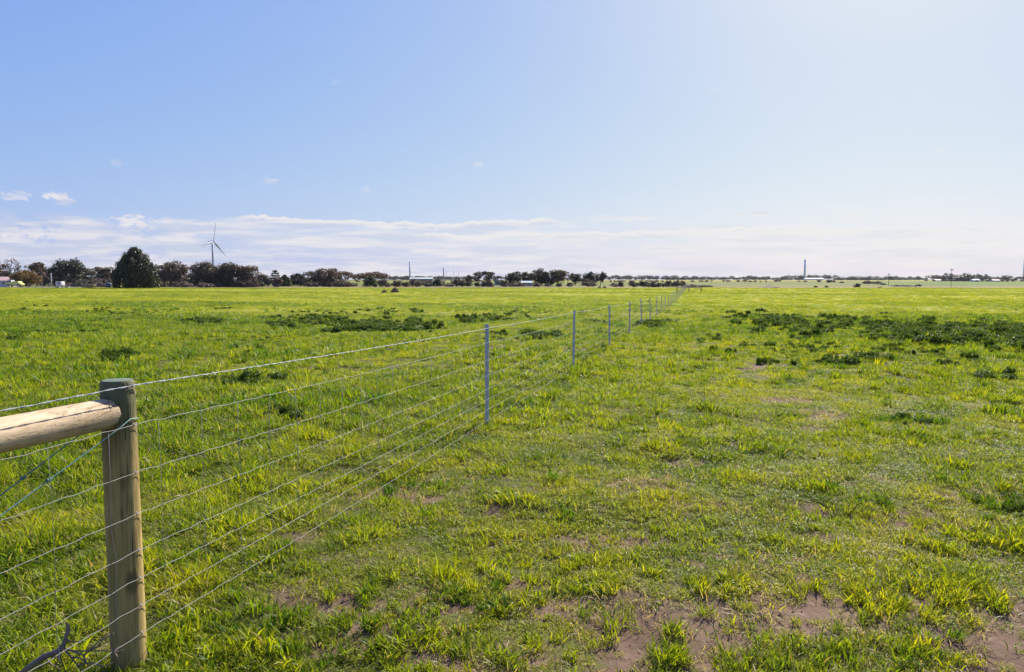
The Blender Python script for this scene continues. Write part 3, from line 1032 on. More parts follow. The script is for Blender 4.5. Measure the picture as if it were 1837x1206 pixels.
def make_fence():
    rs = np.random.RandomState(3)
    root = thing('wire_fence', 'galvanised wire fence with wooden corner post running across the green paddock', 'fence', POST)
    O = POST
    END = 186.0
    # corner post: slightly uneven round timber
    def post(loc, h, seed):
        r = np.random.RandomState(seed)
        vs, fs = [], []
        S = 28
        hs = [-.35] + list(np.linspace(0, h - .012, 14)) + [h]
        for i, z in enumerate(hs):
            for k in range(S):
                t = 2 * math.pi * k / S
                rad = .0705 * (1 + .018 * math.sin(2 * t + z * 1.3 + seed) + .012 * math.sin(3 * t - z * 2.1)) + .003 * (1 - max(z, 0) / h)
                if i == len(hs) - 1:
                    rad -= .008
                vs.append((loc[0] + rad * math.cos(t), loc[1] + rad * math.sin(t), loc[2] + z))
        for i in range(len(hs) - 1):
            for k in range(S):
                k2 = (k + 1) % S
                fs.append((i * S + k, i * S + k2, (i + 1) * S + k2, (i + 1) * S + k))
        b = MB().add(vs, fs)
        p = b.build('wooden_post', M['post'], root, True)
        top = MB()
        n = len(hs) - 1
        ring = [vs[n * S + k] for k in range(S)]
        c = (loc[0], loc[1], loc[2] + h + .003)
        top.add(ring + [c], [(k, (k + 1) % S, S) for k in range(S)])
        top.build('post_top', M['post_end'], p)
        return p
    p0 = post((0, 0, 0), 1.232 + DIP, 1)
    tag(p0, 'weathered round timber corner post with greenish flat top')
    # stay rail butted on the post's near side
    zr = 1.105 + DIP
    a = -FD * .062 + Vector((0, 0, zr - .012))
    b = -FD * 2.36 + Vector((0, 0, zr + .02))
    vs, fs = [], []
    S, K = 26, 24
    dv = (b - a).normalized()
    u = dv.cross(Vector((0, 0, 1))).normalized()
    w = u.cross(dv)
    for i in range(K + 1):
        t = i / K
        for k in range(S):
            q = 2 * math.pi * k / S
            r = .067 * (1 + .02 * math.sin(q * 2 + t * 5) + .012 * math.sin(q * 3 - t * 9)) + (.004 * rs.randn() if i == 0 else 0)
            if i == 0:
                r *= .955
            if i == 1:
                r *= .99
            tt = t if i > 1 else (0 if i == 0 else .012)
            vs.append(a.lerp(b, tt) + (u * math.cos(q) + w * math.sin(q)) * r)
    for i in range(K):
        for k in range(S):
            k2 = (k + 1) % S
            fs.append((i * S + k, i * S + k2, (i + 1) * S + k2, (i + 1) * S + k))
    rail = MB().add(vs, fs)
    ro = rail.build('timber_rail', M['rail'], root, True)
    tag(ro, 'pale round timber stay rail butting against the corner post')
    e = MB().add(vs[:S] + [a - dv * .004], [((k + 1) % S, k, S) for k in range(S)])
    e.build('rail_end', M['rail_end'], ro)
    p1 = post(tuple(-FD * 2.44), 1.23 + DIP, 4)
    # steel pickets
    ds = [8.65 + 6.12 * i for i in range(29)]
    def zf(y):
        return float(zg(fence_x(y), y)) - O.z
    def fpt(y, h, off=0.0):
        return Vector((fence_x(y), y, 0)) - Vector((O.x, O.y, 0)) + Vector((0, 0, zf(y) + h)) + FN * off
    pk = MB()
    for ang in (0, 2.1, -2.1):
        dx, dy = math.cos(ang + .5), math.sin(ang + .5)
        pk.box((dx * .014, dy * .014, .42), (.028, .006, 1.62), ang + .5)
    for h in WIRE_H:
        pk.tube([(.0, -.02, h * .98), (.022, .0, h * .98 + .004), (.0, .02, h * .98)], .0022, 5)
    for i, y in enumerate(ds):
        lean = (rs.randn() * .018, rs.randn() * .018)
        p = fpt(y, 0, -.022)
        if i == 0:
            o = pk.build('steel_picket', M['steel'], root)
            proto = o
        else:
            o = proto.copy()
            link(o, root)
        o.location = p
        o.rotation_euler = (lean[0], lean[1], rs.rand() * .5)
    # line wires; heights over the ground at the supports, slack and crimps between
    sup = [-1.0, POST.y] + ds
    zs = [0.0, 0.0] + [zf(y) for y in ds]
    for wi, h in enumerate(WIRE_H):
        ys = np.concatenate([np.arange(-.6, 12, .05), np.arange(12, 40, .25), np.arange(40, END + .1, 1.5)])
        base = np.interp(ys, [-1.0, POST.y] + ds, zs)
        # straight spans between supports, small sag
        span = np.array(sup)
        j = np.clip(np.searchsorted(span, ys) - 1, 0, len(span) - 2)
        tt = np.clip((ys - span[j]) / (span[j + 1] - span[j]), 0, 1)
        sag = 4 * tt * (1 - tt) * (.010 if wi == 0 else .016)
        kink = (.0022 if wi else .0008) * (np.sin(ys * 44 + wi * 2) + np.sin(ys * 27.3 + wi)) * np.clip(1 - ys / 40, 0, 1)
        off = np.full(len(ys), .001)
        hh = h * np.where(ys > POST.y, 1 - .022 * np.clip((ys - POST.y) / 5, 0, 1), 1)
        hh = hh + DIP * np.clip(1 - (ys - POST.y) / 5.4, 0, 1)
        pts = [Vector((fence_x(y) - O.x, y - O.y, bz + h_ - s + k)) + FN * o_ for y, bz, h_, s, k, o_ in zip(ys, base, hh, sag, kink, off)]
        r = .0027 if wi == 0 else .0014
        m = MB()
        if wi == 0:       # two strands twisted round each other
            for ph in (0, math.pi):
                tw = [p + (FN * math.cos(y * 42 + ph) + Vector((0, 0, math.sin(y * 42 + ph)))) * .0022 for p, y in zip(pts, ys)] if True else pts
                m.tube(tw, .0016, 5)
        else:
            m.tube(pts, r, 5)
        lw = m.build('line_wire', M['topwire' if wi == 0 else 'wire'], root, True)
        # staple on the corner post
        q = FN * .074 + Vector((0, 0, h + DIP))
        st = MB().tube([q - FD * .004 + Vector((0, 0, -.010)), q - FD * .004 + FN * .011, q - FD * .004 + Vector((0, 0, .010))], .0022, 5)
        st.build('staple', M['grey'], p0)
    # upright stay wires of the mesh, hinged on the second to the last line wire
    sy = np.arange(3.030 - .287 * 4, END, .287)
    rest = MB()
    for i, y in enumerate(sy):
        offv = .001
        bz = float(np.interp(y, [-1.0, POST.y] + ds, zs))
        pts = []
        for h in WIRE_H[1:]:
            hh = h * (1 - .022 * min(max((y - POST.y) / 5, 0), 1)) - .008 + DIP * min(max(1 - (y - POST.y) / 5.4, 0), 1)
            pts.append(Vector((fence_x(y) - O.x, y - O.y, bz + hh)) + FN * (offv + .001 + .003 * rs.randn()) + FD * .004 * rs.randn())
        if i < 100:
            MB().tube(pts, .0010, 4).build('stay_wire', M['stay'], root, True)
        else:
            rest.tube(pts, .0010, 3, False)
    tag(rest.build('stay_wires', M['stay'], root, True), kind='stuff')
    # diagonal brace wire: one loop, a strand on each side of the rail
    def brace(side, zoff):
        p = []
        if side > 0:
            for q in np.linspace(-.2, 1.3, 8):     # round the far side of the post
                p.append(FN * math.cos(q) * .078 + FD * math.sin(q) * .078 + Vector((0, 0, 1.062 + DIP - .012 * q)))
            p = p[::-1]
        else:
            p = [-FN * .078 + Vector((0, 0, 1.05 + DIP))]
        for t in np.linspace(.08, 2.3, 24):
            w_ = .079 - .035 * max(0, 1 - abs(t - .62) / .62) * (1 if side > 0 else .4)
            p.append(-FD * t + FN * side * w_ + Vector((0, 0, 1.066 + DIP + zoff - .385 * t - .012 * math.sin(t * 1.4))))
        return p
    f1 = brace(1, 0)
    s1 = MB().tube(f1, .0026, 6).build('brace_wire', M['brace'], root, True)
    s2 = MB().tube(brace(-1, -.0), .0026, 6).build('brace_wire', M['brace'], root, True)
    for strand, sd in ((s1, 1), (s2, -1)):
        t = .42
        w_ = .079 - .035 * max(0, 1 - abs(t - .62) / .62) * (1 if sd > 0 else .4)
        c = -FD * t + FN * sd * w_ + Vector((0, 0, 1.066 + DIP - .385 * t - .012 * math.sin(t * 1.4)))
        k = MB()
        for q in range(3):
            k.tube([c - FD * (.010 - .008 * q) + (FN * math.cos(x_) + Vector((0, 0, math.sin(x_)))) * .0062 for x_ in np.linspace(0, 6.0, 10)], .0022, 5)
        k.build('wire_knot', M['brace'], strand, True)


_rx = math.acos(FD.y)
M['rail'] = wood('peeled_pine', (.20, .125, .06), (.43, .31, .185), (.55, .425, .275), None, (math.pi / 2, 0, _rx))
make_fence()


# dead branch lying against the bottom wires
def make_branch():
    Yb = 3.02
    def P(px, py, Y=Yb):
        z = row_z(py, Y)
        return Vector((col_x(px, Y, z), Y, z))
    base = ground_at(45, 1203)
    root = thing('dead_branch', 'bare grey dead branch lying in the grass beside the corner post', 'branch', base)
    o = base
    m = MB()
    m.tube([P(20, 1225, 2.98) - o, P(55, 1195, 2.98) - o, P(80, 1178, 2.99) - o, P(103, 1168, 3.0) - o, P(113, 1160, 3.01) - o, P(118, 1145, 3.02) - o, P(123, 1130, 3.02) - o, P(121, 1121, 3.02) - o], [.015, .013, .0145, .0105, .0115, .0085, .0092, .005], 9)
    m.tube([P(121, 1122) - o, P(114, 1116) - o], [.004, .0015], 6)
    br = m.build('limb', M['deadwood'], root, True)
    tw = [[(112, 1163), (130, 1168), (160, 1168), (203, 1167), (214, 1170)], [(113, 1160), (128, 1180), (140, 1195), (150, 1206)], [(105, 1168), (104, 1185), (96, 1206)], [(128, 1180), (142, 1180), (165, 1196)],
          [(203, 1167), (212, 1160)], [(160, 1168), (175, 1160), (190, 1142)], [(203, 1167), (210, 1178), (208, 1190)], [(80, 1178), (92, 1192), (110, 1202)], [(103, 1168), (90, 1185), (60, 1206)], [(118, 1145), (128, 1152), (146, 1150)], [(140, 1195), (160, 1188), (186, 1196), (205, 1188)], [(113, 1160), (108, 1180), (118, 1206)], [(150, 1176), (158, 1196)], [(130, 1168), (150, 1176), (178, 1150), (205, 1136)], [(214, 1170), (222, 1166)]]
    for k, t in enumerate(tw):
        mm = MB()
        mm.tube([P(x, y, 3.02 - .012 * (k % 3)) - o for x, y in t], list(np.linspace(.0045, .0018, len(t))), 5)
        mm.build('twig', M['deadwood'], root, True)


make_branch()


# ------------------------------------------------------------------ trees
def tree_parts(kind, H, W, seed, mat, leaf, root):
    rs = np.random.RandomState(seed)
    lobes, limbs = [], []
    R = W / 2
    tr = max(.05, H * .022)
    dens = .55
    if kind == 'round':
        z0 = .02 * H
        for i in range(26):
            a, t = rs.rand() * 6.283, rs.rand()
            zz = z0 + (H - z0) * (.12 + .76 * t)
            prof = math.sqrt(max(0, 1 - ((zz - z0) / (H - z0) - .38) ** 2 / .40))
            rr = R * .74 * prof * (.45 + .55 * rs.rand())
            s = R * rs.uniform(.22, .38)
            lobes.append(((rr * math.cos(a), rr * math.sin(a), zz), (s, s, s * .75)))
        lobes.append(((0, 0, H * .48), (R * .74, R * .74, H * .42), .8))
        limbs = [(0, 0, .5 * H)]
    elif kind == 'gum':
        z0 = .16 * H
        nl = 24
        for i in range(nl):
            a = i * 2.4 + rs.rand()
            t = rs.rand()
            zz = z0 + (H - z0) * (.15 + .72 * t)
            rr = R * .80 * math.sqrt(rs.rand()) * (1 - .35 * max(0, t - .6) / .4)
            s = R * rs.uniform(.20, .36)
            c = (rr * math.cos(a), rr * math.sin(a), min(zz, H - s * .6))
            lobes.append((c, (s * 1.2, s * 1.2, s * .62)))
            limbs.append(c)
        lobes.append(((0, 0, H * .46), (R * .72, R * .72, H * .36), .7))
        dens = .5
    elif kind == 'umbrella':
        for i in range(13):
            a = i * 2.4 + rs.rand()
            rr = R * .86 * math.sqrt((i + .5) / 13)
            s = R * rs.uniform(.22, .34)
            c = (rr * math.cos(a), rr * math.sin(a), H * (.90 - .22 * (rr / R) ** 2 + .05 * rs.randn()) - s * .3)
            lobes.append((c, (s * 1.25, s * 1.25, s * .5)))
            limbs.append(c)
        for i in range(4):
            a = rs.rand() * 6.283
            lobes.append(((R * .5 * math.cos(a), R * .5 * math.sin(a), H * rs.uniform(.4, .6)), (R * .25, R * .25, R * .16), .6))
        dens = .5
    elif kind == 'sparse':
        for i in range(11):
            a = i * 2.4 + rs.rand()
            zz = H * rs.uniform(.5, .95)
            rr = R * .8 * rs.rand() ** .5
            s = R * rs.uniform(.18, .32)
            c = (rr * math.cos(a), rr * math.sin(a), zz)
            lobes.append((c, (s * 1.1, s * 1.1, s * .7), .5))
            limbs.append(c)
        dens = .32
    elif kind == 'cypress':
        prof = lambda t: float(np.interp(t, [0, .2, .4, .6, .75, .9, 1], [.90, 1.0, .94, .76, .54, .27, .07]))
        for i in range(190):
            t = (i + rs.rand()) / 190
            a = i * 2.399 + .5 * rs.rand()
            rr = R * prof(t) * rs.uniform(.66, 1.0)
            s = R * rs.uniform(.08, .17) * (.7 + .4 * (1 - t))
            lobes.append(((rr * math.cos(a), rr * math.sin(a), H * (.04 + .92 * t)), (s, s, s * 1.7)))
        for t, k in ((.12, .84), (.3, .84), (.5, .74), (.68, .56), (.84, .34)):
            lobes.append(((0, 0, H * t), (R * k, R * k, H * .14), .8))
        lobes.append(((R * .05, 0, H * .97), (R * .06, R * .06, H * .05)))
        limbs = [(0, 0, .8 * H)]
        dens = .65
    elif kind == 'pine':
        for lv in range(6):
            zz = H * (.22 + .15 * lv)
            rr = R * (1 - .14 * lv) * rs.uniform(.8, 1)
            for k in range(6):
                a = k * 1.047 + lv * .5
                c = (rr * .6 * math.cos(a), rr * .6 * math.sin(a), zz + .03 * H)
                lobes.append((c, (rr * .42, rr * .42, H * .045)))
                limbs.append(c)
        lobes.append(((0, 0, H * .95), (R * .1, R * .1, H * .06)))
    elif kind == 'bush':
        lobes.append(((0, 0, H * .38), (R * .78, R * .78, H * .34), .9))
        for i in range(14):
            a = rs.rand() * 6.283
            t = rs.rand()
            zz = H * (.18 + .6 * t)
            rr = R * .72 * math.sqrt(rs.rand()) * math.sqrt(max(.1, 1 - t * t * .8))
            s = min(R, H) * rs.uniform(.22, .36)
            lobes.append(((rr * math.cos(a), rr * math.sin(a), zz), (s, s, s * .85)))
        limbs = [(0, 0, .5 * H), (R * .4, 0, .5 * H), (-R * .4, .1, .45 * H)]
    elif kind == 'lollipop':
        for i in range(18):
            a = rs.rand() * 6.283
            t = rs.rand()
            zz = H * (.36 + .55 * t)
            rr = R * .7 * math.sqrt(rs.rand()) * math.sqrt(max(.05, 1 - (2 * t - 1) ** 2 * .8))
            s = R * rs.uniform(.28, .42)
            lobes.append(((rr * math.cos(a), rr * math.sin(a), zz), (s, s, s * .8)))
        limbs = [(0, 0, .7 * H)]
    elif kind == 'hedge':
        pass
    cr = crown_mesh('crown', lobes, mat, rs, leaf, dens)
    link(cr, root)
    b = MB()
    top = Vector((rs.randn() * .04 * H, rs.randn() * .04 * H, (.42 if kind in ('gum', 'umbrella', 'sparse') else .5) * H))
    b.tube([(0, 0, -.3), (0, 0, .02 * H), top * .5 + Vector((.02 * H * rs.randn(), 0, 0)), top], [tr * 1.5, tr * 1.2, tr, tr * .75], 7)
    for c in limbs[:14]:
        c = Vector(c)
        st = top * rs.uniform(.6, 1)
        mid = st.lerp(c, .55) + Vector((0, 0, -.03 * H))
        b.tube([st, mid, c], [tr * .55, tr * .36, tr * .14], 5)
    b.build('trunk', M['palebark' if kind in ('gum', 'umbrella', 'sparse') else 'bark'], root, True)


_seed = [100]


def tree(px, w, ytop, Y, kind, mat, label, name='tree', cat='tree', group=None, wscale=1.0):
    _seed[0] += 1
    base = gpt(px, Y)
    H = row_z(ytop, Y) - base.z
    W = w * Y / FPX * 1.2
    root = thing(name, label, cat, base, 0, group)
    leaf = max(.16, min(.45, Y * .0016))
    if kind == 'bush':
        leaf *= .7
    tree_parts(kind, H, W, _seed[0], L[mat], leaf, root)
    return root


EDGE = 'trees along the left edge of the paddock'
MID = 'trees along the far edge of the paddock'
SHR = 'shrubs along the far edge of the paddock'
TREES = [
    # column, width, top row, distance, kind, leaf, label
    (-6, 34, 465, 245, 'gum', 'gumbrown', 'brown gum tree cut by the left edge of the photo', EDGE),
    (20, 34, 461, 250, 'sparse', 'gumbrown', 'thin open gum tree with bare limbs above the pink roofed shed', EDGE),
    (40, 24, 468, 252, 'sparse', 'gumbrown', 'small see-through gum tree just right of the tallest thin gum', EDGE),
    (18, 30, 484, 246, 'bush', 'dark', 'dark low tree under the thin open gum at far left', EDGE),
    (48, 46, 486, 212, 'round', 'orange', 'round bush with orange brown top beside the yellow vehicle', EDGE),
    (67, 34, 469, 232, 'round', 'gumbrown', 'reddish brown pointed tree behind the orange topped bush', EDGE),
    (79, 20, 496, 222, 'bush', 'brown', 'low brown bush right of the orange topped bush', EDGE),
    (88, 18, 480, 240, 'gum', 'gumbrown', 'small brown tree behind the pale grey pole', EDGE),
    (122, 62, 465, 228, 'round', 'dark', 'big dome shaped dark tree above the white caravan', EDGE),
    (159, 28, 480, 240, 'gum', 'grey', 'grey brown tree just right of the big dome shaped tree', EDGE),
    (148, 34, 500, 218, 'bush', 'grey', 'low greyish scrub in front of the dome shaped tree', EDGE),
    (188, 38, 477, 236, 'gum', 'gum', 'dark flat topped gum left of the big cypress', EDGE),
    (180, 40, 499, 220, 'bush', 'brown', 'brown scrub between the timber stack and the blue tank', EDGE),
    (243.5, 63, 444.5, 184, 'cypress', 'cypress', 'tallest dark green bushy cypress standing at the paddock edge', EDGE),
    (292, 40, 470, 222, 'gum', 'gum', 'dark gum tree touching the right side of the cypress', EDGE),
    (320, 46, 469, 218, 'round', 'gum', 'broad brown topped tree left of the gap in the grove', EDGE),
    (346, 18, 475, 232, 'sparse', 'gumbrown', 'wispy brown tree showing sky in the gap of the grove', EDGE),
    (366, 54, 471, 212, 'round', 'gum', 'wide dark tree below and left of the wind turbine', EDGE),
    (398, 56, 471.5, 214, 'round', 'gum', 'wide dark tree below and right of the wind turbine', EDGE),
    (426, 46, 473, 212, 'round', 'gum', 'dark tree second from the right end of the long grove', EDGE),
    (447, 34, 475, 210, 'gum', 'gumbrown', 'brown rimmed tree at the right end of the long grove', EDGE),
    (330, 34, 504, 196, 'bush', 'brown', 'low brown scrub at the foot of the broad brown topped tree', EDGE),
    (368, 32, 505, 194, 'bush', 'brown', 'dark low scrub under the left wide tree of the grove', EDGE),
    (450, 30, 501, 200, 'bush', 'brown', 'reddish bush under the right end of the long grove', EDGE),
    (474, 28, 492, 228, 'round', 'grey', 'small olive dome tree right of the long grove', MID),
    (494, 30, 486.5, 225, 'pine', 'dark', 'dark spiky pine with star shaped top', MID),
    (511, 20, 494, 232, 'cypress', 'green', 'small green cone shaped tree right of the spiky pine', MID),
    (498, 21, 498, 194, 'round', 'brown', 'brown round bush in front of the spiky pine', MID),
    (533, 36, 492, 240, 'round', 'dark', 'dark low tree right of the small green cone shaped tree', MID),
    (566, 34, 484, 218, 'gum', 'gum', 'leftmost gum of the umbrella topped group', MID),
    (590, 42, 481, 216, 'gum', 'gumbrown', 'tallest gum of the umbrella topped group', MID),
    (614, 36, 485, 216, 'umbrella', 'gumbrown', 'umbrella topped gum with sky under its crown', MID),
    (604, 40, 497, 210, 'bush', 'gum', 'low dark tree under the umbrella topped gum', MID),
    (641, 22, 490.5, 230, 'umbrella', 'gumbrown', 'small flat topped gum between two umbrella gums', MID),
    (671, 50, 486.5, 222, 'umbrella', 'gumbrown', 'wide brown umbrella gum above the dense green shrub', MID),
    (664, 22, 496, 205, 'round', 'green', 'dense dark green shrub under the wide umbrella gum', MID),
    (687, 24, 499, 206, 'bush', 'grey', 'greyish shrub right of the dense green shrub', MID),
    (857, 15, 485, 300, 'gum', 'gum', 'small round topped gum, left of the pair above the shrubs', MID),
    (875, 21, 484.5, 300, 'gum', 'gum', 'round topped gum, right of the pair above the shrubs', MID),
    (841, 15, 493, 310, 'gum', 'gum', 'small faint gum left of the pair of round topped gums', MID),
    (893, 20, 493.5, 280, 'umbrella', 'dark', 'dark flat umbrella tree over the grey shed', MID),
    (921, 28, 485, 250, 'round', 'dark', 'leftmost tree of the dark central grove', MID),
    (944, 32, 485, 255, 'gum', 'gum', 'second tree of the dark central grove, behind the white cottage', MID),
    (966, 32, 482, 252, 'round', 'gum', 'tallest tree of the dark central grove', MID),
    (985, 26, 486, 250, 'round', 'dark', 'tree in the middle of the dark central grove', MID),
    (1001, 32, 484, 248, 'gum', 'gum', 'brown capped tree near the right end of the central grove', MID),
    (1018, 18, 489, 262, 'sparse', 'gum', 'thin tree with gaps at the right end of the central grove', MID),
    (1032, 22, 488, 266, 'gum', 'dark', 'loose crowned tree standing apart right of the central grove', MID),
    (1054, 26, 489, 252, 'round', 'dark', 'dark tree below the thin mast', MID),
    (1066, 14, 490, 262, 'gum', 'dark', 'slim tree between the mast tree and the lollipop tree', MID),
    (1077, 19, 487, 250, 'lollipop', 'dark', 'lollipop shaped tree with bare trunk over two brown heaps', MID),
    (1056, 32, 500, 215, 'bush', 'brown', 'brown green bush in front of the tree with the mast', SHR),
]
for t in TREES:
    tree(*t[:7], name='shrub' if t[4] == 'bush' else ('cypress_tree' if t[4] == 'cypress' else 'pine_tree' if t[4] == 'pine' else 'gum_tree' if t[4] in ('gum', 'umbrella', 'sparse') else 'tree'),
         cat='shrub' if t[4] == 'bush' else 'tree', group=t[7])

SHRUBS = [
    (711, 15, 502, 208, 'brown', 'small brown shrub right of the umbrella gum'),
    (728, 15, 506, 206, 'grey', 'lowest pale shrub below the left pale tower'),
    (745, 30, 500, 212, 'brown', 'wide brown shrub at the left end of the green shed'),
    (767, 18, 504, 210, 'grey', 'greyish shrub in front of the green shed'),
    (783, 24, 500, 212, 'dark', 'dark shrub at the right end of the green shed'),
    (805, 20, 508, 208, 'brown', 'low brown scrub right of the white pole'),
    (819, 18, 498, 216, 'brown', 'tall brown shrub between the white pole and the gum pair'),
    (831, 13, 501, 214, 'grey', 'narrow grey shrub left of the gum pair'),
    (841, 12, 503, 212, 'dark', 'small dark shrub left of the gum pair'),
    (856, 10, 506, 210, 'green', 'small green bush below the gum pair'),
    (873, 20, 501, 214, 'brown', 'rounded brown shrub left of the grey shed'),
    (905, 16, 501, 212, 'grey', 'olive shrub right of the grey shed'),
    (926, 34, 505, 208, 'brown', 'long low brown shrub left of the white cottage'),
    (963, 14, 507, 210, 'brown', 'brown shrub right of the white cottage'),
    (982, 10, 509, 212, 'grey', 'tiny shrub under the middle of the central grove'),
    (1003, 10, 509, 212, 'dark', 'tiny dark shrub under the brown capped tree'),
    (1022, 13, 507, 212, 'brown', 'small shrub under the thin tree with gaps'),
    (1104, 18, 508, 210, 'brown', 'low spreading shrub right of the two brown heaps'),
    (1114, 10, 505, 210, 'brown', 'narrow brown shrub beside the low spreading one'),
    (1136, 15, 504, 210, 'brown', 'brown shrub left of the darkest round shrub'),
    (1154, 20, 504.5, 205, 'dark', 'darkest round shrub on the far edge of the paddock'),
    (1171, 16, 503, 210, 'brown', 'brown shrub right of the darkest round shrub'),
    (1182, 8, 507, 210, 'grey', 'slim grey shrub between two brown ones'),
    (1191, 8, 507, 210, 'brown', 'small twiggy shrub left of the three tall twiggy ones'),
    (1200, 12, 502.5, 212, 'brown', 'left of three tall twiggy shrubs beyond the fence end'),
    (1213, 12, 502, 212, 'brown', 'middle of three tall twiggy shrubs beyond the fence end'),
    (1224, 10, 503, 212, 'brown', 'right of three tall twiggy shrubs beyond the fence end'),
    (1240, 30, 511, 206, 'brown', 'low brown scrub on the skyline behind the end of the fence'),
    (1264, 26, 512, 206, 'brown', 'low brown scrub just right of the end of the fence'),
    (1463, 5, 514, 203, 'dark', 'small dark shrub right of the bare earth bank'),
    (1483, 5, 514, 203, 'dark', 'small dark shrub left of the lone dark bush'),
    (1537, 10, 508, 200, 'dark', 'lone dark bush in the paddock right of the tall pale tower'),
    (1556, 16, 504, 380, 'grey', 'greyish shrub right of the lone dark bush'),
    (1572, 20, 505, 380, 'grey', 'wide grey shrub left of the thin pole'),
    (1584, 12, 509, 300, 'brown', 'low brown shrub at the foot of the thin pole'),
    (1614, 24, 512, 222, 'brown', 'low brown scrub right of the thin pole'),
    (1634, 24, 513, 222, 'brown', 'low brown scrub left of the small round shrub'),
    (1648, 9, 511, 222, 'dark', 'small round shrub at the right end of the brown scrub'),
    (1579, 6, 516, 195, 'dark', 'tiny dark bush at the edge below the thin pole'),
    (1743, 4, 519.5, 165, 'dark', 'tiny dark bush standing alone in the right of the paddock'),
]
rsu = np.random.RandomState(21)
for k, px in enumerate(list(range(272, 462, 11)) + list(range(556, 630, 12)) + list(range(128, 205, 13))):
    SHRUBS.append((px + rsu.uniform(-3, 3), rsu.uniform(14, 24), rsu.uniform(502, 508), rsu.uniform(204, 214), ('brown', 'gum', 'dark')[rsu.randint(3)],
                   'low dark scrub at the foot of the trees left of the olive dome tree' if px < 470 else 'low dark scrub at the foot of the umbrella topped gums'))
for s in SHRUBS:
    tree(s[0], s[1] * 1.25, s[2] - .8, s[3], 'bush', s[4], s[5], name='shrub', cat='shrub', group=SHR)

# low dark hedges on the fields further off
rs0 = np.random.RandomState(77)
HEDGES = [(1092, 1152, 505.5, 560, 'dark hedge line left of the three twiggy shrubs'), (1158, 1190, 505, 620, 'short dark hedge behind the twiggy shrubs'), (1240, 1262, 505, 640, 'short dark hedge above the end of the fence'), (1266, 1280, 505, 640, 'shortest dark hedge right of the end of the fence'),
          (1298, 1340, 504.6, 640, 'long dark hedge left of the tall pale tower'), (1338, 1384, 505, 600, 'dark hedge nearest the left of the tall pale tower'), (1390, 1407, 505, 620, 'short hedge left of the tall pale tower foot'), (1432, 1445, 505, 620, 'small hedge at the foot of the tall pale tower'),
          (1460, 1500, 506, 520, 'tallest dark hedge right of the tall pale tower'), (1505, 1516, 509, 470, 'small brown hedge above the lone dark bush'), (1657, 1735, 506, 720, 'long dark hedge below the bluish wood'), (1745, 1837, 506.5, 720, 'long hedge below the row of flat topped gums'),
          (640, 720, 505.5, 620, 'dark hedge behind the dense green shrub'), (785, 870, 505.5, 620, 'dark hedge behind the gum pair')]
for (x0, x1, yb, Y, lab) in HEDGES:
    p = gpt((x0 + x1) / 2, Y)
    root = thing('hedge', 'low ' + lab, 'hedge', p, 0, 'hedges on the far fields')
    hw = (x1 - x0) / 2 * Y / FPX
    hh = 3.6 * Y / FPX * rs0.uniform(.8, 1.15)
    if Y == 520:
        hh *= 1.6
    lob = []
    for k in range(max(4, int(hw / 1.1))):
        lob.append(((rs0.uniform(-hw, hw), rs0.uniform(-1.2, 1.2), hh * rs0.uniform(.25, .6)), (hh * rs0.uniform(.5, .95), hh * .6, hh * rs0.uniform(.32, .5))))
    cr = crown_mesh('foliage', lob, L['brown' if 'brown' in lab else 'gum'], rs0, .45, .8)
    link(cr, root)

# the hazy tree line on the horizon: a few kinds of tree, copied
protos = []
for k, kind in enumerate(['gum', 'umbrella', 'round', 'round', 'gum', 'bush']):
    holder = bpy.data.objects.new('distant_tree', None)
    tree_parts(kind, 10.0, (11, 12, 12, 15, 9, 14)[k], 900 + k, L['far'], .8, holder)
    protos.append(holder)
used = [False] * len(protos)


def far_tree(px, top, Y, label, group, kinds, wf=1.0):
    k = kinds[rs0.randint(len(kinds))]
    src = protos[k]
    base = gpt(px, Y)
    H = (row_z(top, Y) - base.z)
    if not used[k]:
        used[k] = True
        o = src
        link(o)
    else:
        o = src.copy()
        link(o)
        for ch in list(src.children):
            c = ch.copy()
            COL.objects.link(c)
            c.parent = o
    s = max(.25, H / 10)
    o.location = base
    o.scale = (s * wf, s * wf, s)
    o.rotation_euler = (0, 0, rs0.rand() * 6.28)
    tag(o, label, 'tree', group)


def far_row(x0, x1, step, t0, t1, Y, label, group, kinds, wf=1.45):
    x = x0
    while x < x1:
        far_tree(x, rs0.uniform(t0, t1) - 1.0, Y * rs0.uniform(.94, 1.06), label, group, kinds, wf * rs0.uniform(.8, 1.3))
        x += step * rs0.uniform(.6, 1.4)


far_row(698, 850, 5.5, 495.5, 498.5, 1250, 'small hazy tree on the horizon around the left pale tower', 'hazy tree line around the left pale tower', [2, 3, 0, 5])
far_row(1086, 1186, 7.0, 493.8, 497.2, 1150, 'small hazy loose tree on the horizon left of the fence end', 'hazy loose trees left of the fence end', [0, 1, 4])
far_row(1188, 1420, 5.2, 495.0, 499.2, 1350, 'small hazy dark tree on the horizon between fence end and tall pale tower', 'hazy tree line between fence and tall tower', [2, 3, 5, 0])
far_row(1412, 1500, 6.0, 493.0, 496.5, 1500, 'hazy grey tree on the horizon behind the tall pale tower', 'hazy trees behind the tall tower', [0, 1, 4, 2])
far_row(1500, 1665, 5.2, 495.5, 499.5, 1350, 'small hazy dark tree on the horizon right of the tall pale tower', 'hazy tree line right of the tall tower', [2, 3, 5, 2])
far_row(1672, 1688, 6.0, 494, 496, 800, 'flat topped gum at the left end of the bluish wood', 'gums left of the bluish wood', [1])
far_row(1690, 1766, 5.0, 490.5, 495.5, 760, 'dark bluish tree in the wood behind the tall power pole', 'trees of the bluish wood', [2, 3, 0])
far_row(1770, 1860, 8.5, 494.5, 497.5, 780, 'flat topped gum in the row near the right edge', 'flat topped gums near the right edge', [1, 1, 0])
far_row(-60, 0, 12, 490, 496, 300, 'dark tree just outside the left edge of the paddock', 'trees outside the left edge', [2, 0])


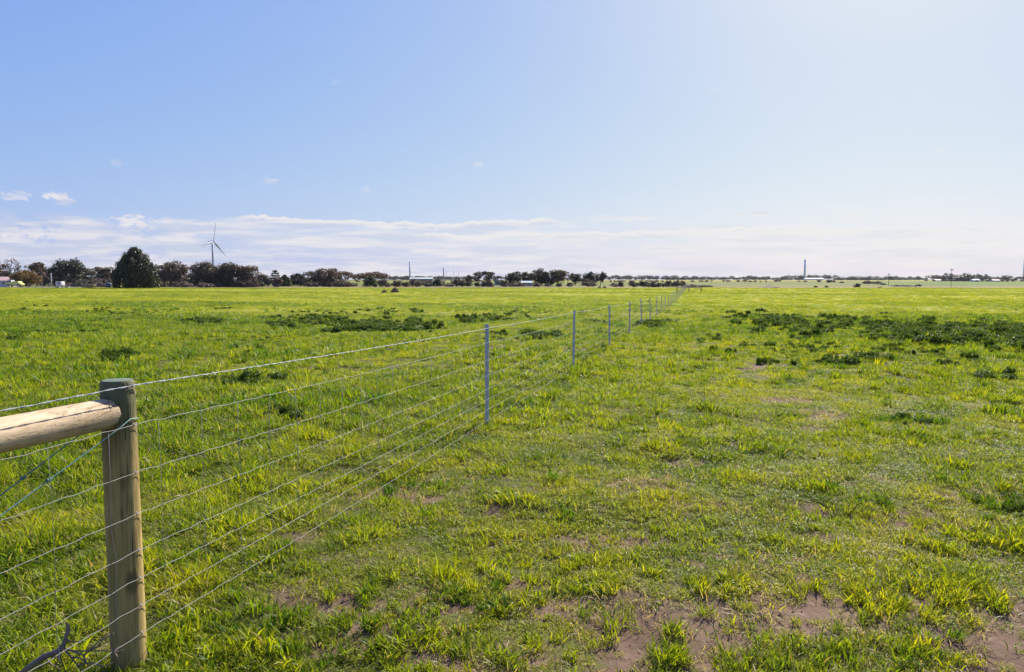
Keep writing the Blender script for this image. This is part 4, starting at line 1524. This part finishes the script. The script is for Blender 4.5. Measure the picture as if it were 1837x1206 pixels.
# ------------------------------------------------------------------ wind turbine, towers, poles
def make_turbine():
    Y = 1857.0
    base = gpt(383, Y)
    root = thing('wind_turbine', 'white three bladed wind turbine rising behind the dark grove', 'wind turbine', base)
    hub_z = row_z(433.5, Y) - base.z
    MB().tube([(0, 0, -1), (0, 0, hub_z * .5), (0, 0, hub_z - 1.5)], [3.2, 2.6, 1.9], 20).build('tower', M['tower'], root, True)
    al = math.radians(-19)
    ax = Vector((math.cos(al), math.sin(al), .08)).normalized()
    hz = Vector((-ax.y, ax.x, 0)).normalized()
    up = ax.cross(hz)
    c = Vector((0, 0, hub_z))
    n = MB()
    secs = [(-12.5, 1.5), (-11.8, 2.1), (-4, 2.4), (1.5, 2.2), (2.2, 1.7)]
    n.tube([c + ax * a for a, _ in secs], [r for _, r in secs], 10)
    n.build('nacelle', M['tower'], root, True)
    hc = c + ax * 4.0
    MB().tube([hc - ax * 1.7, hc, hc + ax * 1.4, hc + ax * 2.4], [1.6, 1.7, 1.2, .3], 12).build('hub', M['tower'], root, True)
    R = 36 * Y / FPX
    for th in (math.radians(14), math.radians(134), math.radians(254)):
        d = up * math.cos(th) + hz * math.sin(th) * (1 if hz.x > 0 else -1)
        d = (d + ax * .03).normalized()
        ch = ax.cross(d).normalized()
        b = MB()
        vs, fs = [], []
        st = [(0.03, 1.0, 1.0), (.08, 1.2, .9), (.2, 2.1, .5), (.4, 1.6, .34), (.7, 1.0, .2), (.95, .5, .1), (1.0, .15, .05)]
        for i, (r, w, t) in enumerate(st):
            p = hc + d * R * r + ax * .6 * r
            tw = math.radians(28 * (1 - r))
            u, v = ch * math.cos(tw) + ax * math.sin(tw), ax * math.cos(tw) - ch * math.sin(tw)
            for k in range(8):
                q = k * math.pi / 4
                vs.append(p + u * math.cos(q) * w * 1.4 + v * math.sin(q) * t)
        for i in range(len(st) - 1):
            for k in range(8):
                fs.append((i * 8 + k, i * 8 + (k + 1) % 8, (i + 1) * 8 + (k + 1) % 8, (i + 1) * 8 + k))
        fs += [tuple(range(7, -1, -1)), tuple(range(8 * (len(st) - 1), 8 * len(st)))]
        b.add(vs, fs).build('blade', M['tower'], root, True)


make_turbine()


def tower(px, top, w, Y, label):
    base = gpt(px, Y)
    root = thing('tubular_tower', label, 'tower', base, 0, 'pale tubular towers on the horizon')
    h = row_z(top, Y) - base.z
    r = w / 2 * Y / FPX
    MB().tube([(0, 0, -1), (0, 0, h * .5), (0, 0, h)], [r * 1.15, r, r * .9], 20).build('shaft', M['palegrey'], root, True)
    MB().tube([(0, 0, h), (0, 0, h + 1.0)], [r * .98, r * .98], 20).build('top_flange', M['tower'], root, True)
    MB().tube([(0, 0, -.2), (0, 0, 3.2)], [r * 1.5, r * 1.3], 16).build('plinth', M['palegrey'], root, True)


tower(735.3, 471, 3.0, 1850, 'pale slim tower on the horizon behind the green shed')
tower(1443.2, 467, 3.4, 1850, 'tall pale tower on the horizon right of the fence')
tower(1836.5, 467, 3.4, 1850, 'pale tower cut off by the right edge')


def pole(px, top, Y, r, label, mat='oldpost', arm=0, tilt=0, extra=None):
    base = gpt(px, Y)
    root = thing('utility_pole', label, 'pole', base)
    h = row_z(top, Y) - base.z
    MB().tube([(0, 0, -.5), (0, 0, h)], [r, r * .75], 8).build('shaft', M[mat], root, True)
    if arm:
        MB().box((0, 0, h - .35), (arm, .12, .14)).build('crossarm', M[mat], root)
        for s in (-.42, .42):
            MB().tube([(arm * s, 0, h - .28), (arm * s, 0, h - .05)], .06, 6).build('insulator', M['grey'], root)
    return root


pole(92.4, 490, 218, .16, 'pale grey pole left of the big dome shaped tree', 'pole', 0)
pole(796, 480, 420, .42, 'white pole right of the green shed, thickest of the poles there', 'pole', 0)
pole(800.5, 486, 900, .35, 'faint pole close to the right of the white pole', 'pole', 2.2)
pole(814, 485, 1000, .32, 'faint tall pole right of the white pole', 'pole', 2.6)
pole(822.5, 489, 1000, .32, 'faint short pole left of the gum pair', 'pole', 2.2)
pole(1054.3, 481, 262, .07, 'thin mast standing above the dark tree', 'pole', .0)
pole(1594, 491, 250, .085, 'thin power pole among the grey shrubs', 'oldpost', .7)
pole(1706, 482, 190, .06, 'tall power pole with crossarm in front of the bluish wood', 'oldpost', .8)
pole(712.5, 489, 1400, .28, 'faint thin mast left of the left pale tower', 'pole', 2.0)
pole(750, 489.5, 1400, .28, 'faint thin mast right of the left pale tower', 'pole', 2.0)


# ------------------------------------------------------------------ buildings and vehicles
def shed(px, w, top, Y, depth, wall, roof, label, name='shed', rise=.3, wins=(), door=None, rz=0, eave=.12, cat='building'):
    """gabled box: ridge runs along x"""
    base = gpt(px, Y)
    root = thing(name, label, cat, base, rz)
    W = w * Y / FPX
    H = row_z(top, Y) - base.z
    he = H * (1 - rise)
    m = MB()
    hw, hd = W / 2, depth / 2
    poly = [(-hd, -.4), (hd, -.4), (hd, he), (0, H - .05), (-hd, he)]
    n = len(poly)
    vs = [(-hw, y, z) for y, z in poly] + [(hw, y, z) for y, z in poly]
    m.add(vs, [tuple(range(n - 1, -1, -1)), tuple(range(n, 2 * n))] + [(i, (i + 1) % n, (i + 1) % n + n, i + n) for i in range(n)])
    wo = m.build('wall', M[wall], root)
    r = MB()
    t = .06
    for sgn in (-1, 1):
        a, b = Vector((0, sgn * (hd + .25), he - .25 * (H - he) / hd)), Vector((0, 0, H))
        vs = []
        for p in (a, b):
            for x in (-hw - eave, hw + eave):
                vs += [Vector((x, p.y, p.z + .01)), Vector((x, p.y, p.z + .01 + t))]
        r.add(vs, [(0, 2, 6, 4), (1, 5, 7, 3), (0, 1, 3, 2), (4, 6, 7, 5), (0, 4, 5, 1), (2, 3, 7, 6)])
    r.build('roof', M[roof], root)
    for (fx, fz, ww, wh) in wins:
        f = MB().box((fx * W, -hd - .03, fz * he), (ww, .07, wh)).build('window', M['white'], root)
        MB().box((fx * W, -hd - .05, fz * he), (ww * .82, .06, wh * .78)).build('pane', M['glass'], f)
    if door:
        fx, ww, wh, dm = door
        MB().box((fx * W, -hd - .03, wh / 2), (ww, .08, wh)).build('door', M[dm], root)
    return root


shed(10, 30, 497, 215, 5.0, 'white', 'roofpink', 'white shed with faded pink roof at the far left edge', wins=((.25, .6, .8, .7),), door=(-.3, 1.5, 1.9, 'glass'), rise=.35)
shed(425, 17, 504.5, 226, 3.5, 'white', 'roofpale', 'low white building seen under the right of the long grove', wins=((.2, .6, .6, .6), (-.2, .6, .6, .6)), rise=.2)
shed(757, 40, 498.3, 330, 8.0, 'greenwall', 'roofpale', 'long dark green shed with pale roof below the left tower', rise=.2, wins=((.3, .6, 1.2, .8),), door=(-.1, 2.4, 1.8, 'grey'))
shed(945, 20, 504.5, 236, 4.0, 'grey', 'roofpale', 'small white cottage in front of the dark central grove', name='cottage', rise=.3, wins=((-.2, .6, .5, .5), (.15, .6, .5, .5)), door=(.36, .6, .9, 'grey'))
shed(893, 12, 500, 290, 4.0, 'grey', 'roofpale', 'grey shed under the dark flat umbrella tree', rise=.25, door=(0, 1.2, 1.1, 'oldpost'))
shed(1459, 32, 499.3, 1330, 12, 'palegrey', 'roofpale', 'long low pale building at the foot of the tall pale tower', rise=.25, wins=((-.3, .55, 3, 1.0), (.1, .55, 3, 1.0), (.35, .55, 3, 1.0)))
shed(1749, 13, 500.8, 650, 5, 'white', 'roofpale', 'small white roofed shed in the bluish wood', rise=.45, door=(0, 2.5, 1.5, 'glass'))
shed(1681, 10, 501.2, 720, 5, 'white', 'roofpink', 'small house with faded red roof left of the tall power pole', rise=.5, name='house', wins=((-.2, .5, .9, .8), (.2, .5, .9, .8)), cat='house')
shed(1785, 13, 501.3, 690, 5, 'white', 'roofpink', 'small house with reddish roof under the flat topped gums', rise=.5, name='house', wins=((-.2, .5, .9, .8), (.2, .5, .9, .8)), cat='house')
shed(864.5, 4, 506, 226, 1.5, 'white', 'roofpale', 'tiny white hut at the foot of the gum pair', rise=.3, name='hut')


def wheel(root, x, y, r, w=.22):
    o = MB().tube([(x, y - w / 2, r), (x, y + w / 2, r)], r, 14).build('wheel', M['rubber'], root, True)
    MB().tube([(x, y - w / 2 - .02, r), (x, y + w / 2 + .02, r)], r * .55, 10).build('rim', M['palegrey'], o, True)


# yellow-green vehicle beside the shed
b = gpt(27, 205)
v = thing('farm_vehicle', 'yellow green farm vehicle parked beside the pink roofed shed', 'vehicle', b)
m = MB().prism([(-2.1, .55), (2.3, .5), (2.3, .85), (1.6, 1.25), (1.45, 1.6), (-.2, 1.6), (-.35, 1.25), (-2.1, 1.2)], -.8, .8)
m.build('body', M['yellow'], v)
MB().prism([(-2.0, 1.24), (-.42, 1.28), (-.55, 1.9), (-1.8, 1.9)], -.7, .7).build('cab', M['white'], v)
MB().prism([(-1.85, 1.34), (-.60, 1.36), (-.68, 1.75), (-1.74, 1.75)], -.73, .73).build('window', M['glass'], v)
for x in (-1.35, 1.45):
    for y in (-.75, .75):
        wheel(v, x, y, .42)

# white caravan
b = gpt(108.5, 203)
v = thing('caravan', 'small white caravan on the road below the big dome shaped tree', 'caravan', b, .1)
vs = [(-.78, .45), (.72, .45), (.80, .9), (.74, 1.42), (.55, 1.55), (-.6, 1.55), (-.80, 1.4)]
MB().prism(vs, -.9, .9).build('body', M['white'], v)
MB().box((0, -.92, 1.1), (.8, .05, .35)).build('window', M['glass'], v)
wheel(v, 0, -.8, .28)
wheel(v, 0, .8, .28)
MB().tube([(.8, 0, .5), (1.7, 0, .42)], .05, 6).build('drawbar', M['grey'], v)


def van(px, Y, rz, label, L_=1.0):
    b = gpt(px, Y)
    v = thing('white_van', label, 'van', b, rz)
    MB().prism([(-2.1, .4), (2.1, .4), (2.15, .9), (1.5, 1.1), (.95, 1.75), (-2.0, 1.8), (-2.15, 1.0)], -.85, .85).build('body', M['white'], v)
    MB().prism([(1.4, 1.12), (.93, 1.66), (.2, 1.68), (.2, 1.12)], -.87, .87).build('window', M['glass'], v)
    for x in (-1.35, 1.35):
        for y in (-.8, .8):
            wheel(v, x, y, .34)


van(403, 300, 1.5, 'white van parked under the long grove, left of the low white building')
van(474.5, 300, 1.5, 'white van parked beside the small olive dome tree')

# blue tank
b = gpt(195, 187)
v = thing('blue_tank', 'dark blue tank standing left of the cypress', 'tank', b)
MB().tube([(0, 0, -.1), (0, 0, 1.05), (0, 0, 1.15), (0, 0, 1.22)], [.72, .72, .62, .2], 20).build('shell', M['bluetank'], v, True)
MB().tube([(0, 0, 1.2), (0, 0, 1.30)], [.22, .2], 12).build('lid', M['grey'], v, True)
for z in (.3, .6, .9):
    MB().tube([(0, 0, z - .03), (0, 0, z + .03)], [.745, .745], 20).build('band', M['bluetank'], v, True)

# timber stack
b = gpt(160, 187)
v = thing('timber_stack', 'stack of brown timber lying left of the blue tank', 'timber')
v.location = b
rs1 = np.random.RandomState(5)
for r in range(4):
    for c in range(5):
        MB().tube([(-1.4 + .2 * rs1.rand(), c * .26 - .5, .13 + r * .22), (1.3 + .3 * rs1.rand(), c * .26 - .5 + .05 * rs1.randn(), .13 + r * .22)], .12, 7).build('log', M['timber'], v, True)

# low concrete blocks by the road
M['concrete'] = paint('old_concrete', (.30, .29, .28), .9, .2, 4)
for px, w_, lab in ((104, 1.1, 'left of two pale concrete blocks beside the road below the caravan'), (121, .9, 'right of two pale concrete blocks beside the road below the caravan')):
    b = gpt(px, 189)
    bl = MB().prism([(-w_ / 2, -.1), (w_ / 2, -.1), (w_ / 2 * .94, .42), (-w_ / 2 * .94, .42)], -.3, .3).build('concrete_block', M['concrete'])
    bl.location = b
    tag(bl, lab, 'block', 'concrete blocks beside the road')


# the gravel road behind the left trees' feet
def strip(name, x0, x1, Y0, Y1, mat):
    xs = np.linspace(x0, x1, 60)
    vs, fs = [], []
    for x in xs:
        for Y in (Y0, Y1):
            vs.append((x, Y, float(zg(x, Y)) + .05))
    for i in range(len(xs) - 1):
        fs.append((2 * i, 2 * i + 2, 2 * i + 3, 2 * i + 1))
    o = MB().add(vs, fs).build(name, mat)
    o['kind'] = 'structure'


M['gravel'] = paint('road_gravel', (.36, .33, .32), .95, .15, .8)
strip('road', -260, -88, 197, 206, M['gravel'])


# heaps of earth and old straw
def heap(px, Y, w, h, label, seed, mat):
    r = np.random.RandomState(seed)
    p = gpt(px, Y)
    vs, fs = [], []
    A, B = 26, 9
    for j in range(B):
        t = j / (B - 1)
        for i in range(A):
            a = 6.283 * i / A
            rr = w / 2 * (1 - t) ** .55 * (1 + .10 * math.sin(3 * a + seed) + .07 * math.sin(5 * a + 2 * seed) + .04 * r.randn())
            vs.append((rr * math.cos(a), rr * .75 * math.sin(a), -.1 + (h + .1) * t * (1 + .05 * r.randn()) ))
    for j in range(B - 1):
        for i in range(A):
            fs.append((j * A + i, j * A + (i + 1) % A, (j + 1) * A + (i + 1) % A, (j + 1) * A + i))
    fs.append(tuple((B - 1) * A + i for i in range(A)))
    # clods and stalks on the surface
    m = MB().add(vs, fs)
    for k in range(90):
        q = Vector(vs[r.randint(len(vs))])
        d = Vector((r.randn(), r.randn(), abs(r.randn()) + .3)).normalized() * r.uniform(.06, .2)
        m.tube([q - d * .5, q + d], [.035, .012], 4)
    o = m.build('earth_heap', mat)
    o.location = p
    tag(o, label, 'heap', 'brown heaps lying in the far grass')


M['heap'] = paint('rusty_straw', (.145, .085, .055), .95, .6, 5)
heap(689.5, 128, 1.35, .45, 'flatter dark heap in the far grass left of the rounded brown one', 2, M['heap'])
heap(709, 131, 1.75, .86, 'rounded brown heap in the far grass', 5, M['heap'])
heap(1075.5, 182, 1.3, .45, 'left of the twin dark heaps under the lollipop tree', 7, M['heap'])
heap(1084.5, 182, 1.3, .5, 'right of the twin dark heaps under the lollipop tree', 8, M['heap'])
heap(1382, 196, 7.0, .55, 'long pale bank of bare earth left of the small dark shrubs', 9, paint('pale_earth', (.22, .16, .12), .95, .3, 2))

# timber end assembly at the far end of the wire fence
b = gpt(1236, 137)
v = thing('timber_fence_frame', 'low grey timber frame of three posts near the far end of the fence', 'fence', b)
for px in (1214.5, 1236, 1258):
    q = gpt(px, 137) - b
    MB().tube([q + Vector((0, 0, -.3)), q + Vector((0, 0, .98))], .085, 10).build('post', M['oldpost'], v, True)
qa, qb, qc = (gpt(px, 137) - b + Vector((0, -.0, .80)) for px in (1214.5, 1236, 1258))
MB().tube([qa + Vector((.08, 0, 0)), qb - Vector((.08, 0, 0))], .06, 8).build('rail', M['oldpost'], v, True)
MB().tube([qb + Vector((.08, 0, 0)), qc - Vector((.08, 0, 0))], .06, 8).build('rail', M['oldpost'], v, True)


# post and wire fence along the road at the left
def far_fence(px0, px1, Y, n, label):
    p0 = gpt(px0, Y)
    root = thing('road_fence', label, 'fence', p0)
    ends = []
    for i in range(n):
        q = gpt(px0 + (px1 - px0) * i / (n - 1), Y) - p0
        MB().tube([q + Vector((0, 0, -.2)), q + Vector((0, 0, 1.05 + DIP))], .05, 6).build('post', M['oldpost'], root, True)
        ends.append(q)
    for h in (.35, .65, .95):
        MB().tube([q + Vector((0, -.05, h)) for q in ends], .012, 4).build('line_wire', M['wire'], root, True)


far_fence(40, 196, 192, 14, 'distant post and wire fence along the road at left')


# ------------------------------------------------------------------ air
def make_haze():
    x0, x1, y0, y1, z0, z1 = -8800, 8800, -480, 2600, -4, 175
    b = MB().box(((x0 + x1) / 2, (y0 + y1) / 2, (z0 + z1) / 2), (x1 - x0, y1 - y0, z1 - z0))
    m, N, out = mat_new('haze')
    v = N.n('ShaderNodeVolumePrincipled')
    v.inputs['Color'].default_value = (.50, .55, .62, 1)
    v.inputs['Density'].default_value = HAZE
    v.inputs['Anisotropy'].default_value = .2
    N.link(v.outputs[0], out.inputs['Volume'])
    o = b.build('haze', m)
    o['kind'] = 'stuff'


HAZE = .00007
make_haze()
